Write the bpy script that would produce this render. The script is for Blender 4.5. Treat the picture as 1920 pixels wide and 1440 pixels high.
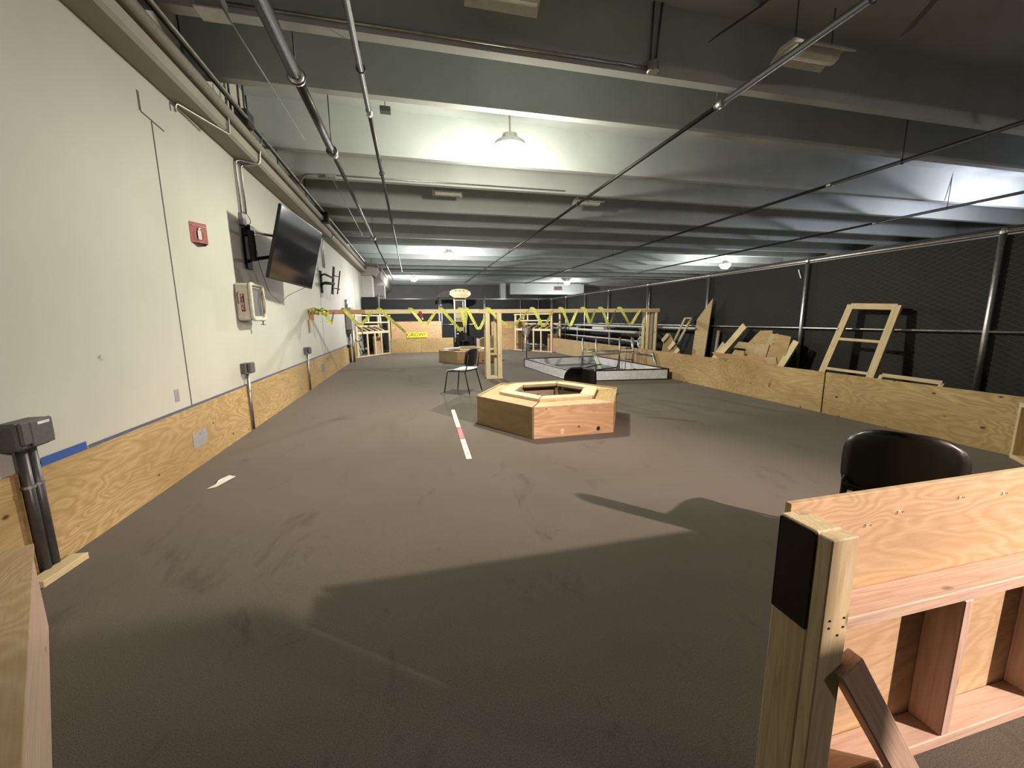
import bpy, bmesh, math, random
from mathutils import Vector, Matrix, Quaternion
random.seed(7)
PI = math.pi
for o in list(bpy.data.objects): bpy.data.objects.remove(o, do_unlink=True)
SC = bpy.context.scene
COL = SC.collection

# ------------------------------------------------------------------ camera
cam_d = bpy.data.cameras.new('camera'); cam = bpy.data.objects.new('camera', cam_d); COL.objects.link(cam)
cam_d.sensor_width = 36.0; cam_d.sensor_fit = 'HORIZONTAL'; cam_d.lens = 36.0*750/1920
cam_d.clip_start = 0.03; cam_d.clip_end = 200
def unit(v): return Vector(v).normalized()
_up = -unit((50, 4595, 750)); _y = unit((773-960, 599-720, 750)); _y = (_y - _y.dot(_up)*_up).normalized()
_x = _y.cross(_up)
if _x[0] < 0: _x = -_x
RW = Matrix((_x, _y, _up))                       # camera axes (right, down, forward) -> world
right, down, fwd = RW @ Vector((1,0,0)), RW @ Vector((0,1,0)), RW @ Vector((0,0,1))
M3 = Matrix((right, -down, -fwd)).transposed()
cam.matrix_world = Matrix.Translation((0, 0, 1.35)) @ M3.to_4x4()
SC.camera = cam

# ------------------------------------------------------------------ world and exposure
w = bpy.data.worlds.new('world'); SC.world = w; w.use_nodes = True
bg = w.node_tree.nodes['Background']; bg.inputs[0].default_value = (0.6, 0.62, 0.7, 1); bg.inputs[1].default_value = 0.02
vs = SC.view_settings; vs.view_transform = 'Standard'; vs.look = 'None'; vs.gamma = 1.0; vs.use_curve_mapping = False
vs.exposure = 0.0

# lamps: (x, y, z, watts, colour, label)
LAMPS = [
 (1.41, 5.74, 3.62, 430, (1.0, .965, .76), 'bright dome ceiling light, nearest of the lamps, above the plywood hexagon box'),
 (1.39, 15.0, 3.62, 620, (1.0, .98, .94), 'dome ceiling light in the middle of the hall, second lamp beyond the hexagon box'),
 (0.20, 23.7, 3.62, 560, (1.0, .98, .95), 'small distant dome ceiling light near the white wall, beyond the back fence'),
 (9.77, 24.8, 3.62, 560, (1.0, .97, .95), 'small distant dome ceiling light beside the red exit sign'),
 (13.1, 15.0, 3.50, 650, (1.0, .98, .93), 'dome ceiling light just above the right chain link fence top'),
 (12.4, 5.70, 3.62, 480, (.86, .87, 1.0), 'dome ceiling light outside the fence, past the right edge of the view'),
 (7.60, -3.30, 3.62, 260, (1.0, .80, .72), 'warm dome ceiling light behind the camera to the right'),
 (5.60, 11.0, 3.62, 0, (1, 1, 1), ''),
]

# ------------------------------------------------------------------ materials
def mat(name, base=(.5,.5,.5), rough=.6, metal=0.0, emit=None, estr=0.0, spec=.4):
    m = bpy.data.materials.new(name); m.use_nodes = True
    b = m.node_tree.nodes['Principled BSDF']
    b.inputs['Base Color'].default_value = (*base, 1); b.inputs['Roughness'].default_value = rough
    b.inputs['Metallic'].default_value = metal; b.inputs['Specular IOR Level'].default_value = spec
    if emit: b.inputs['Emission Color'].default_value = (*emit, 1); b.inputs['Emission Strength'].default_value = estr
    return m
class NT:
    def __init__(s, m): s.t = m.node_tree; s.n = s.t.nodes; s.l = s.t.links; s.b = s.n['Principled BSDF']
    def add(s, t, **k):
        n = s.n.new(t)
        for a, v in k.items(): setattr(n, a, v)
        return n
    def link(s, a, b): s.l.new(a, b)
    def coord(s, kind='Object', scale=(1,1,1), rnd=True):
        tc = s.add('ShaderNodeTexCoord'); mp = s.add('ShaderNodeMapping'); mp.inputs['Scale'].default_value = scale
        s.link(tc.outputs[kind], mp.inputs[0])
        if rnd:
            oi = s.add('ShaderNodeObjectInfo'); mu = s.math('MULTIPLY', oi.outputs['Random'], 37.0)
            cb = s.add('ShaderNodeCombineXYZ')
            for i in range(3): s.link(mu, cb.inputs[i])
            s.link(cb.outputs[0], mp.inputs['Location'])
        return mp.outputs[0]
    def math(s, op, a, b=None, c=None):
        n = s.add('ShaderNodeMath', operation=op)
        for i, v in enumerate((a, b, c)):
            if v is None: continue
            if isinstance(v, (int, float)): n.inputs[i].default_value = v
            else: s.link(v, n.inputs[i])
        return n.outputs[0]
    def noise(s, vec, scale=5, detail=4, rough=.5, dist=0.0):
        n = s.add('ShaderNodeTexNoise'); n.inputs['Scale'].default_value = scale; n.inputs['Detail'].default_value = detail
        n.inputs['Roughness'].default_value = rough; n.inputs['Distortion'].default_value = dist
        if vec is not None: s.link(vec, n.inputs['Vector'])
        return n.outputs['Fac']
    def ramp(s, fac, stops):
        r = s.add('ShaderNodeValToRGB'); e = r.color_ramp.elements
        while len(e) < len(stops): e.new(.5)
        for el, (p, c) in zip(e, stops): el.position = p; el.color = (*c, 1) if len(c) == 3 else c
        s.link(fac, r.inputs[0]); return r.outputs['Color']
    def mix(s, fac, a, b, mode='MIX'):
        n = s.add('ShaderNodeMix', data_type='RGBA', blend_type=mode)
        if isinstance(fac, (int, float)): n.inputs[0].default_value = fac
        else: s.link(fac, n.inputs[0])
        for i, v in ((6, a), (7, b)):
            if isinstance(v, tuple): n.inputs[i].default_value = (*v, 1)
            else: s.link(v, n.inputs[i])
        return n.outputs[2]
    def bump(s, h, dist=.002, strength=.5):
        n = s.add('ShaderNodeBump'); n.inputs['Distance'].default_value = dist; n.inputs['Strength'].default_value = strength
        s.link(h, n.inputs['Height']); s.link(n.outputs[0], s.b.inputs['Normal'])
def plywood(name, light, dark, knots=True, rings=9.0, contrast=1.0):
    m = mat(name, light, .62, spec=.25); t = NT(m)
    v = t.coord('Object', (.55, .55, 1.9))
    n1 = t.noise(v, 1.5, 3, .5, .6)
    r = t.math('FRACT', t.math('MULTIPLY', n1, rings*2.2))
    r = t.math('ABSOLUTE', t.math('SUBTRACT', r, .5))
    line = t.ramp(r, [(0.0, (0,0,0)), (.5, (1,1,1))])
    v2 = t.coord('Object', (3, 3, 60)); n2 = t.noise(v2, 2.0, 4, .6)
    c = t.mix(line, tuple(light[i]*.0+dark[i] for i in range(3)), light)
    c = t.mix(t.math('MULTIPLY', 1.0, .45), light, c) if contrast < 1 else t.mix(.72, light, c)
    n3 = t.noise(t.coord('Object', (.6, .6, 1.0)), 1.1, 2, .5)
    c = t.mix(t.ramp(n3, [(.38, (0,0,0)), (.68, (.55,.55,.55))]), c, tuple(x*.74 for x in dark))
    c = t.mix(t.ramp(n2, [(.35, (.35,.35,.35)), (.62, (0,0,0))]), c, tuple(x*.8 for x in dark))
    if knots:
        vo = t.add('ShaderNodeTexVoronoi', voronoi_dimensions='2D'); vo.inputs['Scale'].default_value = 2.7
        sx = t.add('ShaderNodeSeparateXYZ'); cx = t.add('ShaderNodeCombineXYZ')
        t.link(t.coord('Object', (.75, .75, 1.25)), sx.inputs[0]); t.link(sx.outputs[0], cx.inputs[0]); t.link(sx.outputs[2], cx.inputs[1])
        t.link(cx.outputs[0], vo.inputs['Vector'])
        sc_ = t.add('ShaderNodeSeparateColor'); t.link(vo.outputs['Color'], sc_.inputs[0])
        kd = t.math('ADD', vo.outputs['Distance'], t.math('MULTIPLY', sc_.outputs[0], .055))
        k = t.ramp(kd, [(.030, (.9,.9,.9)), (.060, (0,0,0))])
        c = t.mix(k, c, (.07, .03, .012))
    t.link(c, t.b.inputs['Base Color']); t.bump(n2, .0006, .4)
    return m
def lumber(name, light, dark, knots=True):
    m = mat(name, light, .6, spec=.25); t = NT(m)
    v = t.coord('Object', (.5, 9, 9)); n1 = t.noise(v, 1.6, 3, .5, .5)
    r = t.math('ABSOLUTE', t.math('SUBTRACT', t.math('FRACT', t.math('MULTIPLY', n1, 9)), .5))
    c = t.mix(t.ramp(r, [(0, (.75,.75,.75)), (.35, (0,0,0))]), light, dark)
    n2 = t.noise(t.coord('Object', (4, 90, 90)), 1.5, 3, .6)
    c = t.mix(t.ramp(n2, [(.4, (.3,.3,.3)), (.65, (0,0,0))]), c, tuple(x*.8 for x in dark))
    oi = t.add('ShaderNodeObjectInfo'); c = t.mix(t.math('MULTIPLY', oi.outputs['Random'], .30), c, tuple(x*.82 for x in dark))
    if knots:
        vo = t.add('ShaderNodeTexVoronoi'); vo.inputs['Scale'].default_value = 2.6
        t.link(t.coord('Object', (1.2, 3.2, 3.2)), vo.inputs['Vector'])
        c = t.mix(t.ramp(vo.outputs['Distance'], [(.06, (.8,.8,.8)), (.11, (0,0,0))]), c, (.13, .06, .025))
    t.link(c, t.b.inputs['Base Color']); t.bump(n2, .0006, .4)
    return m
M = {}
M['ply'] = plywood('plywood', (.56, .41, .21), (.34, .22, .09))
M['ply_red'] = plywood('plywood_reddish', (.68, .46, .28), (.46, .26, .13), rings=7)
M['ply_plain'] = plywood('plywood_plain', (.52, .40, .23), (.38, .26, .13), rings=5, contrast=.5)
M['ply_clean'] = plywood('plywood_new', (.66, .50, .33), (.46, .30, .16), knots=False, rings=11)
M['lum'] = lumber('pine_lumber', (.68, .56, .36), (.50, .36, .19))
M['lum_y'] = lumber('pale_yellow_lumber', (.74, .63, .41), (.58, .45, .26))
M['lum_r'] = lumber('reddish_lumber', (.50, .28, .16), (.38, .17, .09))
M['lum_p'] = lumber('pinkish_lumber', (.62, .47, .38), (.48, .32, .24))
M['lum_g'] = lumber('grey_purple_lumber', (.36, .30, .28), (.26, .20, .18))
def concrete(name, a, b, scale=.7):
    m = mat(name, a, .85, spec=.2); t = NT(m)
    n = t.noise(t.coord('Object', (1,1,1), rnd=False), scale, 6, .6); n2 = t.noise(t.coord('Object', (1,1,1), rnd=False), 3, 5, .7)
    c = t.mix(t.ramp(n, [(.3, (0,0,0)), (.7, (1,1,1))]), a, b)
    c = t.mix(t.ramp(n2, [(.55, (0,0,0)), (.8, (.25,.25,.25))]), c, tuple(x*.6 for x in a))
    t.link(c, t.b.inputs['Base Color']); t.bump(t.noise(t.coord('Object', rnd=False), 40, 4, .7), .002, .25)
    return m
M['concrete'] = concrete('concrete', (.36, .385, .385), (.46, .49, .49))
M['conc_ledge'] = concrete('ledge_concrete', (.30, .275, .235), (.37, .34, .29), 1.5)
M['conc_dark'] = concrete('far_wall_grey', (.19, .195, .195), (.25, .25, .25))
def wallpaint():
    m = mat('white_painted_wall', (.66,.65,.60), .75, spec=.25); t = NT(m)
    n = t.noise(t.coord('Object', rnd=False), .6, 5, .55)
    c = t.mix(t.ramp(n, [(.35, (0,0,0)), (.7, (1,1,1))]), (.46,.455,.41), (.535,.53,.48))
    vo = t.add('ShaderNodeTexVoronoi'); vo.inputs['Scale'].default_value = 1.3
    t.link(t.coord('Object', (1, 1, 1.6), rnd=False), vo.inputs['Vector'])
    nn = t.noise(t.coord('Object', rnd=False), 25, 3, .6)
    sp = t.math('MULTIPLY', t.ramp(vo.outputs['Distance'], [(.02, (1,1,1)), (.05, (0,0,0))]), t.ramp(nn, [(.45, (0,0,0)), (.55, (1,1,1))]))
    c = t.mix(sp, c, (.20,.19,.17))
    sm = t.noise(t.coord('Object', (1, 1, .5), rnd=False), 2.3, 5, .75)
    c = t.mix(t.ramp(sm, [(.66, (0,0,0)), (.80, (.4,.4,.4))]), c, (.36,.35,.32))
    t.link(c, t.b.inputs['Base Color']); t.bump(t.noise(t.coord('Object', rnd=False), 60, 3, .6), .0015, .2)
    return m
M['wall'] = wallpaint()
def carpet():
    m = mat('brown_grey_carpet', (.14,.13,.12), .95, spec=.15); t = NT(m)
    co = t.coord('Object', rnd=False)
    n = t.noise(co, 220, 3, .8); big = t.noise(co, .55, 5, .6)
    c = t.mix(t.ramp(n, [(.3, (0,0,0)), (.72, (1,1,1))]), (.045,.037,.030), (.155,.138,.115))
    c = t.mix(t.ramp(big, [(.38, (.0,.0,.0)), (.68, (.35,.35,.35))]), c, (.055,.046,.037))
    # worn scuffs and drag marks in the pile
    sc = t.noise(t.coord('Object', (1.2, .55, 1), rnd=False), 2.6, 6, .72, .9)
    c = t.mix(t.ramp(sc, [(.57, (0,0,0)), (.70, (.55,.55,.55))]), c, (.038,.030,.024))
    t.b.inputs['Sheen Weight'].default_value = .2; t.b.inputs['Sheen Roughness'].default_value = .45; t.b.inputs['Sheen Tint'].default_value = (.9,.84,.76,1)
    t.link(c, t.b.inputs['Base Color']); t.bump(n, .004, .5)
    return m
M['carpet'] = carpet()
def brushed(name, base, rough, metal=1.0, sc=30):
    m = mat(name, base, rough, metal); t = NT(m)
    n = t.noise(t.coord('Object'), sc, 3, .6)
    t.link(t.mix(t.ramp(n, [(.35, (0,0,0)), (.7, (1,1,1))]), tuple(x*.8 for x in base), base), t.b.inputs['Base Color'])
    t.link(t.math('ADD', t.math('MULTIPLY', n, .25), rough-.1), t.b.inputs['Roughness'])
    return m
M['galv'] = brushed('galvanised_steel', (.62,.62,.62), .38)
M['steel'] = brushed('grey_steel', (.42,.42,.42), .4)
M['conduit'] = brushed('conduit_metal', (.50,.49,.46), .42)
M['tanpipe'] = brushed('tan_painted_pipe', (.27,.25,.21), .7, 0, 30)
M['iron'] = brushed('dark_iron_pipe', (.022,.022,.022), .40, 0)
M['iron2'] = brushed('sprinkler_pipe_dark', (.10,.10,.10), .4, .5)
M['greybox'] = brushed('grey_painted_metal', (.115,.115,.115), .55, .1, 60)
M['lightgrey'] = brushed('light_grey_paint', (.36,.36,.36), .5, .1)
M['black'] = brushed('black_plastic', (.010,.009,.009), .32, 0, 60)
M['blackmetal'] = brushed('black_metal', (.013,.013,.014), .75, 0)
M['chrome'] = mat('chrome', (.8,.8,.8), .15, 1.0)
M['screen'] = brushed('privacy_screen_fabric', (.022,.023,.023), .85, 0, 90)
M['wire'] = brushed('chain_link_wire', (.085,.08,.075), .55, .5, 100)
M['white'] = brushed('white_enamel', (.72,.71,.66), .45, 0, 20)
M['whitep'] = brushed('white_panel', (.78,.78,.83), .4, 0, 15)
M['offwhite'] = brushed('cream_fibreglass', (.62,.60,.50), .4, 0, 20)
M['fix'] = brushed('ceiling_fixture_white', (.62,.62,.58), .5, 0, 10)
M['blue'] = brushed('blue_painters_tape', (.035,.10,.36), .7, 0, 60)
M['bluefade'] = brushed('faded_blue_tape', (.10,.12,.19), .7, 0, 60)
M['red'] = brushed('red_plastic', (.33,.02,.022), .5, 0, 40)
M['darkred'] = brushed('dark_red_ink', (.16,.015,.02), .6, 0, 40)
M['orange'] = brushed('orange_paint', (.75,.28,.08), .5, 0, 20)
M['paper'] = brushed('white_paper', (.78,.75,.74), .8, 0, 50)
M['ink'] = mat('black_ink', (.02,.02,.02), .8)
M['yellow'] = brushed('bright_yellow_card', (.85,.80,.06), .6, 0, 25)
M['machine'] = brushed('machine_yellow', (.33,.27,.14), .5, .1, 15)
M['dark'] = brushed('dark_wood_and_recess_shade', (.020,.011,.008), .7, 0, 30)  # dark wood tone, also the painted shade of the post recess
M['glow'] = mat('lamp_glass', (.9,.9,.85), .3, emit=(1.0,.97,.88), estr=60)
M['glass_dark'] = mat('tv_glass', (.006,.006,.008), .09, spec=.5)
M['seam'] = mat('dark_joint_gap', (.10,.095,.085), .9)  # even dark tone of the wall joints and scars
def taped():
    m = mat('caution_tape', (.72,.74,.08), .45, spec=.4); t = NT(m)
    n = t.noise(t.coord('UV', (16, 2.2, 1), rnd=False), 1.6, 2, .5)
    c = t.mix(t.ramp(n, [(.56, (0,0,0)), (.60, (.8,.8,.8))]), (.62,.63,.15), (.14,.14,.03))
    t.link(c, t.b.inputs['Base Color']); return m
M['tape'] = taped()

# ------------------------------------------------------------------ object helpers
WM = {}
def tag(o, label=None, cat=None, group=None, kind=None):
    if label: o['label'] = label
    if cat: o['category'] = cat
    if group: o['group'] = group
    if kind: o['kind'] = kind
    return o
def thing(name, label, cat, loc=(0,0,0), rotz=0.0, group=None, rot=None):
    o = bpy.data.objects.new(name, None); COL.objects.link(o); o.empty_display_size = .1
    m = Matrix.Translation(loc) @ (rot.to_4x4() if rot is not None else Matrix.Rotation(rotz, 4, 'Z'))
    o.matrix_world = m; WM[o.name] = m
    return tag(o, label, cat, group)
def attach(o, parent, world):
    """put o at the world matrix, as a child of parent"""
    if parent is not None:
        pm = WM.get(parent.name, Matrix())
        o.parent = parent; o.matrix_parent_inverse = Matrix()
        o.matrix_basis = pm.inverted() @ world
    else: o.matrix_world = world
    WM[o.name] = world
def mesh_obj(name, bm, m, parent=None, world=None, smooth=False):
    me = bpy.data.meshes.new(name)
    bmesh.ops.recalc_face_normals(bm, faces=bm.faces[:])
    bm.to_mesh(me); bm.free()
    if smooth:
        for p in me.polygons: p.use_smooth = True
    ms = m if isinstance(m, (list, tuple)) else [m]
    for x in ms: me.materials.append(M[x] if isinstance(x, str) else x)
    o = bpy.data.objects.new(name, me); COL.objects.link(o)
    attach(o, parent, world if world is not None else (WM[parent.name] if parent is not None else Matrix()))
    return o
def box_into(bm, c, s, rot=None, bev=0.0):
    r = bmesh.ops.create_cube(bm, size=1.0); vs_ = r['verts']
    for v in vs_: v.co = Vector((v.co.x*s[0], v.co.y*s[1], v.co.z*s[2]))
    if bev > 0:
        es = list({e for v in vs_ for e in v.link_edges})
        rr = bmesh.ops.bevel(bm, geom=es, offset=bev, segments=1, affect='EDGES', profile=.5)
        vs_ = list({v for f in rr['faces'] for v in f.verts} | {v for v in vs_ if v.is_valid})
    for v in vs_:
        if rot is not None: v.co = rot @ v.co
        v.co += Vector(c)
def tube_into(bm, pts, r, n=10, cap=True):
    pts = [Vector(p) for p in pts]; rings = []
    prev = None
    for i, p in enumerate(pts):
        if i == 0: d = pts[1]-p
        elif i == len(pts)-1: d = p-pts[i-1]
        else: d = (pts[i+1]-p).normalized() + (p-pts[i-1]).normalized()
        d.normalize()
        if prev is None:
            a = Vector((0,0,1)) if abs(d.z) < .9 else Vector((1,0,0)); u = d.cross(a).normalized()
        else:
            u = prev - d*prev.dot(d)
            u = u.normalized() if u.length > 1e-6 else d.orthogonal().normalized()
        prev = u; v = d.cross(u); rr = r[i] if isinstance(r, (list, tuple)) else r
        rings.append([bm.verts.new(p + rr*(math.cos(2*PI*k/n)*u + math.sin(2*PI*k/n)*v)) for k in range(n)])
    for a, b in zip(rings, rings[1:]):
        for k in range(n): bm.faces.new((a[k], a[(k+1)%n], b[(k+1)%n], b[k]))
    if cap and n > 2:
        bm.faces.new(rings[0][::-1]); bm.faces.new(rings[-1])
def arc(pts, r=.05, n=5):
    """round the corners of a polyline"""
    pts = [Vector(p) for p in pts]; out = [pts[0]]
    for a, b, c in zip(pts, pts[1:], pts[2:]):
        d1 = (a-b); d2 = (c-b); rr = min(r, d1.length*.45, d2.length*.45)
        p0 = b+d1.normalized()*rr; p2 = b+d2.normalized()*rr
        for k in range(n+1):
            t = k/n; out.append((1-t)**2*p0 + 2*t*(1-t)*b + t*t*p2)
    out.append(pts[-1]); return out
def prism_into(bm, poly, z0, z1, fn=None):
    """extrude a 2-D polygon; fn maps (a, b, h) -> xyz"""
    fn = fn or (lambda a, b, h: (a, b, h))
    lo = [bm.verts.new(fn(a, b, z0)) for a, b in poly]; hi = [bm.verts.new(fn(a, b, z1)) for a, b in poly]
    bm.faces.new(lo[::-1]); bm.faces.new(hi)
    for i in range(len(poly)):
        j = (i+1) % len(poly); bm.faces.new((lo[i], lo[j], hi[j], hi[i]))
def lathe_into(bm, prof, n=20, c=(0,0,0)):
    rings = []
    for r, z in prof:
        rings.append([bm.verts.new((c[0]+r*math.cos(2*PI*k/n), c[1]+r*math.sin(2*PI*k/n), c[2]+z)) for k in range(n)] if r > 1e-6 else [bm.verts.new((c[0], c[1], c[2]+z))])
    for a, b in zip(rings, rings[1:]):
        for k in range(n):
            q = [a[k % len(a)], a[(k+1) % len(a)], b[(k+1) % len(b)], b[k % len(b)]]
            q = list(dict.fromkeys(q))
            if len(q) >= 3: bm.faces.new(q)
def BM(): return bmesh.new()
def board(name, a, b, w, t, m, parent=None, up=(0,0,1), bev=.003):
    """straight piece of lumber from a to b: local X runs along it, w along `up`, t across"""
    a, b, up = Vector(a), Vector(b), Vector(up); x = (b-a).normalized()
    z = (up - x*up.dot(x)).normalized(); y = z.cross(x)
    R = Matrix((x, y, z)).transposed().to_4x4(); W = Matrix.Translation((a+b)/2) @ R
    bm = BM(); box_into(bm, (0,0,0), ((b-a).length, t, w), None, bev)
    return mesh_obj(name, bm, m, parent, W)
def wbox(name, lo, hi, m, parent=None, bev=0.0):
    c = [(lo[i]+hi[i])/2 for i in range(3)]; s = [abs(hi[i]-lo[i]) for i in range(3)]
    bm = BM(); box_into(bm, (0,0,0), s, None, bev)
    return mesh_obj(name, bm, m, parent, Matrix.Translation(c))
def tubeo(name, pts, r, m, parent=None, n=10):
    c = Vector(pts[0]); bm = BM(); tube_into(bm, [Vector(p)-c for p in pts], r, n)
    return mesh_obj(name, bm, m, parent, Matrix.Translation(c), True)
def poly3(name, pts, nrm, t, m, parent=None):
    """flat plate with outline pts (3-D, coplanar) and thickness t along nrm"""
    c = sum((Vector(p) for p in pts), Vector())/len(pts); nrm = Vector(nrm).normalized(); x = (Vector(pts[1])-Vector(pts[0])).normalized()
    x = (x - nrm*x.dot(nrm)).normalized(); z = x.cross(nrm)
    R = Matrix((x, nrm, z)).transposed(); W = Matrix.Translation(c) @ R.to_4x4(); Ri = R.inverted()
    bm = BM(); L = [Ri @ (Vector(p)-c) for p in pts]
    prism_into(bm, [(p.x, p.z) for p in L], -t/2, t/2, lambda a, b, h: (a, h, b))
    return mesh_obj(name, bm, m, parent, W)
def copy_tree(o, world, label=None, group=None):
    r = o.copy(); COL.objects.link(r); r.matrix_world = world; WM[r.name] = world
    if label: r['label'] = label
    if group: r['group'] = group
    def rec(src, dst):
        for ch in list(src.children):
            c = ch.copy(); COL.objects.link(c); c.parent = dst; c.matrix_parent_inverse = Matrix(); c.matrix_basis = ch.matrix_basis.copy()
            rec(ch, c)
    rec(o, r)
    return r
def text_obj(name, s, size, m, parent, world, squash=1.0):
    cu = bpy.data.curves.new(name, 'FONT'); cu.body = s; cu.size = size; cu.extrude = .001; cu.align_x = 'CENTER'; cu.align_y = 'CENTER'
    tmp = bpy.data.objects.new('tmp', cu); COL.objects.link(tmp)
    dg = bpy.context.evaluated_depsgraph_get(); me = bpy.data.meshes.new_from_object(tmp.evaluated_get(dg))
    bpy.data.objects.remove(tmp, do_unlink=True)
    me.transform(Matrix.Diagonal((squash, 1, 1, 1))); me.materials.clear(); me.materials.append(M[m])
    o = bpy.data.objects.new(name, me); COL.objects.link(o); attach(o, parent, world); return o
def frame_mat(origin, x, y):
    x = Vector(x).normalized(); y = Vector(y); y = (y - x*y.dot(x)).normalized(); z = x.cross(y)
    return Matrix.Translation(origin) @ Matrix((x, y, z)).transposed().to_4x4()

# ------------------------------------------------------------------ the setting
XL = -2.04; XR = 17.0; YF = -6.0; YB = 30.0; ZC = 4.35
tag(wbox('floor', (XL-.25, YF, -.1), (XR, YB, 0), 'carpet'), kind='structure')
ceil = tag(wbox('ceiling', (XL-.25, YF, ZC), (XR, YB, ZC+.15), 'concrete'), kind='structure')
wl = tag(wbox('wall_left', (XL-.25, YF, 0), (XL, 19.4, ZC), 'wall'), kind='structure')
tag(wbox('wall_back', (XL-.25, YB, 0), (XR, YB+.2, ZC), 'conc_dark'), kind='structure')
tag(wbox('wall_right', (XR, YF, 0), (XR+.2, YB, ZC), 'conc_dark'), kind='structure')
tag(wbox('wall_front', (XL-.25, YF-.2, 0), (XR, YF, ZC), 'conc_dark'), kind='structure')
tag(wbox('wall_far_left', (XL-.45, 19.4, 0), (XL-.25, YB, ZC), 'conc_dark'), kind='structure')
ys = [-4.9, -3.7, -1.85, -.65, 1.15, 2.3, 4.0, 4.97, 6.64, 7.82, 9.65, 10.95, 12.75, 14.0]
while ys[-1] < 28.5: ys.append(ys[-1] + (1.83 if len(ys) % 2 == 0 else 1.22))
for y in ys:
    bm = BM(); y0 = y
    prism_into(bm, [(0, 3.75), (.11, 3.75), (.165, ZC+.01), (-.05, ZC+.01)], 0, XR-XL-.02, lambda a, b, h: (h, a, b))
    mesh_obj('ceiling_beam', bm, 'concrete', ceil, Matrix.Translation((XL+.02, y0, 0)))
# precast ledge along the head of the white wall
bm = BM()
prism_into(bm, [(0, 3.345), (.205, 3.335), (.235, 3.36), (.235, 3.455), (.20, 3.475), (.10, 3.50), (.10, 3.74), (0, 3.74)], YF, 18.4, lambda a, b, h: (XL+a, h, b))
tag(mesh_obj('trim_1', bm, 'conc_ledge'), 'long concrete ledge running along the top of the white wall', kind='structure')
for y in (4.27, 10.25, 16.3):
    wbox('wall_joint', (XL-.004, y-.009, .585), (XL+.0015, y+.009, 3.02 if y < 5 else 3.34), 'seam', wl)
bm = BM(); prism_into(bm, [(XL, 18.75), (-1.62, 18.75), (-1.62, 19.6), (XL-.3, 19.6), (XL-.3, 19.4), (XL, 19.4)], 0, 3.25)
tag(mesh_obj('trim_2', bm, 'wall'), kind='structure')
bm = BM(); prism_into(bm, [(XL, 3.25), (-1.5, 3.25), (-1.35, 3.5), (-1.35, 3.74), (XL, 3.74)], 18.6, 19.9, lambda a, b, h: (a, h, b))
tag(mesh_obj('trim_3', bm, 'conc_ledge'), kind='structure')
bm = BM(); prism_into(bm, [(-1.9, 3.0), (-1.35, 3.3), (-1.25, 3.74), (-2.25, 3.74), (-2.25, 3.0)], 19.9, 29.9, lambda a, b, h: (a, h, b))
tag(mesh_obj('trim_4', bm, 'conc_ledge'), kind='structure')
bm = BM(); prism_into(bm, [(6.6, 3.0), (12, 3.0), (12, 3.74), (6.6, 3.74)], 27.2, 27.6, lambda a, b, h: (a, h, b))
tag(mesh_obj('trim_5', bm, 'concrete'), kind='structure')
tag(wbox('trim_6', (5.9, 27.1, 0), (6.25, 27.5, 3.74), 'concrete'), kind='structure')
tag(wbox('trim_7', (16.4, YF, 3.2), (16.98, 29.9, 3.74), 'conc_ledge'), kind='structure')

# plywood wainscot on the white wall, as baseboards of the room
ysp = [(2.02, 2.50), (2.52, 5.52), (5.545, 8.53), (8.555, 13.86), (14.05, 15.5)]
for i, (a, b) in enumerate(ysp):
    o = board('baseboard_left', (XL+.010, a, .2925), (XL+.010, b, .2925), .585, .018, 'ply', None, bev=.001)
    tag(o, kind='structure')
o = board('baseboard_left', (XL+.010, -4, .2925), (XL+.010, 2.0, .2925), .585, .018, 'ply', None, bev=.001); tag(o, kind='structure')
def tape_strip(a, b, m, lab, w=.022):
    o = board('painters_tape', (XL+.0215, a, .585+w/2-.012), (XL+.0215, b, .585+w/2-.012), w, .001, m, None, bev=0)
    tag(o, lab, 'tape', 'blue tape along the plywood wainscot')
tape_strip(2.66, 2.98, 'blue', 'bright blue painters tape, short wide piece beside the nearest pipes', .05)
tape_strip(3.0, 5.50, 'bluefade', 'faded blue painters tape on the wainscot top between first and second outlet box')
tape_strip(5.66, 8.5, 'bluefade', 'faded blue painters tape on the wainscot top between second and third outlet box')
tape_strip(8.66, 13.6, 'blue', 'long blue painters tape on the wainscot top beyond the third outlet box')

# ------------------------------------------------------------------ lamps
def dome(x, y, z, W, colr, label):
    t = thing('dome_light', label, 'ceiling light', (x, y, z), group='dome ceiling lights')
    bm = BM(); lathe_into(bm, [(0, .20), (.10, .20), (.12, .13), (.20, .10), (.225, .055), (.225, .045), (0, .045)], 24)
    mesh_obj('housing', bm, 'fix', t, smooth=False)
    bm = BM(); lathe_into(bm, [(.215, .045), (.21, 0), (.175, -.075), (.11, -.13), (0, -.15)], 24)
    mesh_obj('glass_bowl', bm, 'glow', t, smooth=True)
    bm = BM(); tube_into(bm, [(0,0,.2), (0,0,ZC-z)], .012, 8)
    mesh_obj('stem', bm, 'conduit', t)
    # the opaque rim throws most of the light below the horizontal; a little leaks up to the beams
    for kind_, pw in (('SPOT', W), ('POINT', W*.55)):
        l = bpy.data.lights.new('bulb', kind_); l.energy = pw; l.color = colr; l.shadow_soft_size = .09
        if kind_ == 'SPOT': l.spot_size = math.radians(179); l.spot_blend = .35
        lo = bpy.data.objects.new('bulb', l); COL.objects.link(lo)
        attach(lo, t, Matrix.Translation((x, y, z-.25)))
for L in LAMPS:
    if L[3] > 0: dome(*L)

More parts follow.
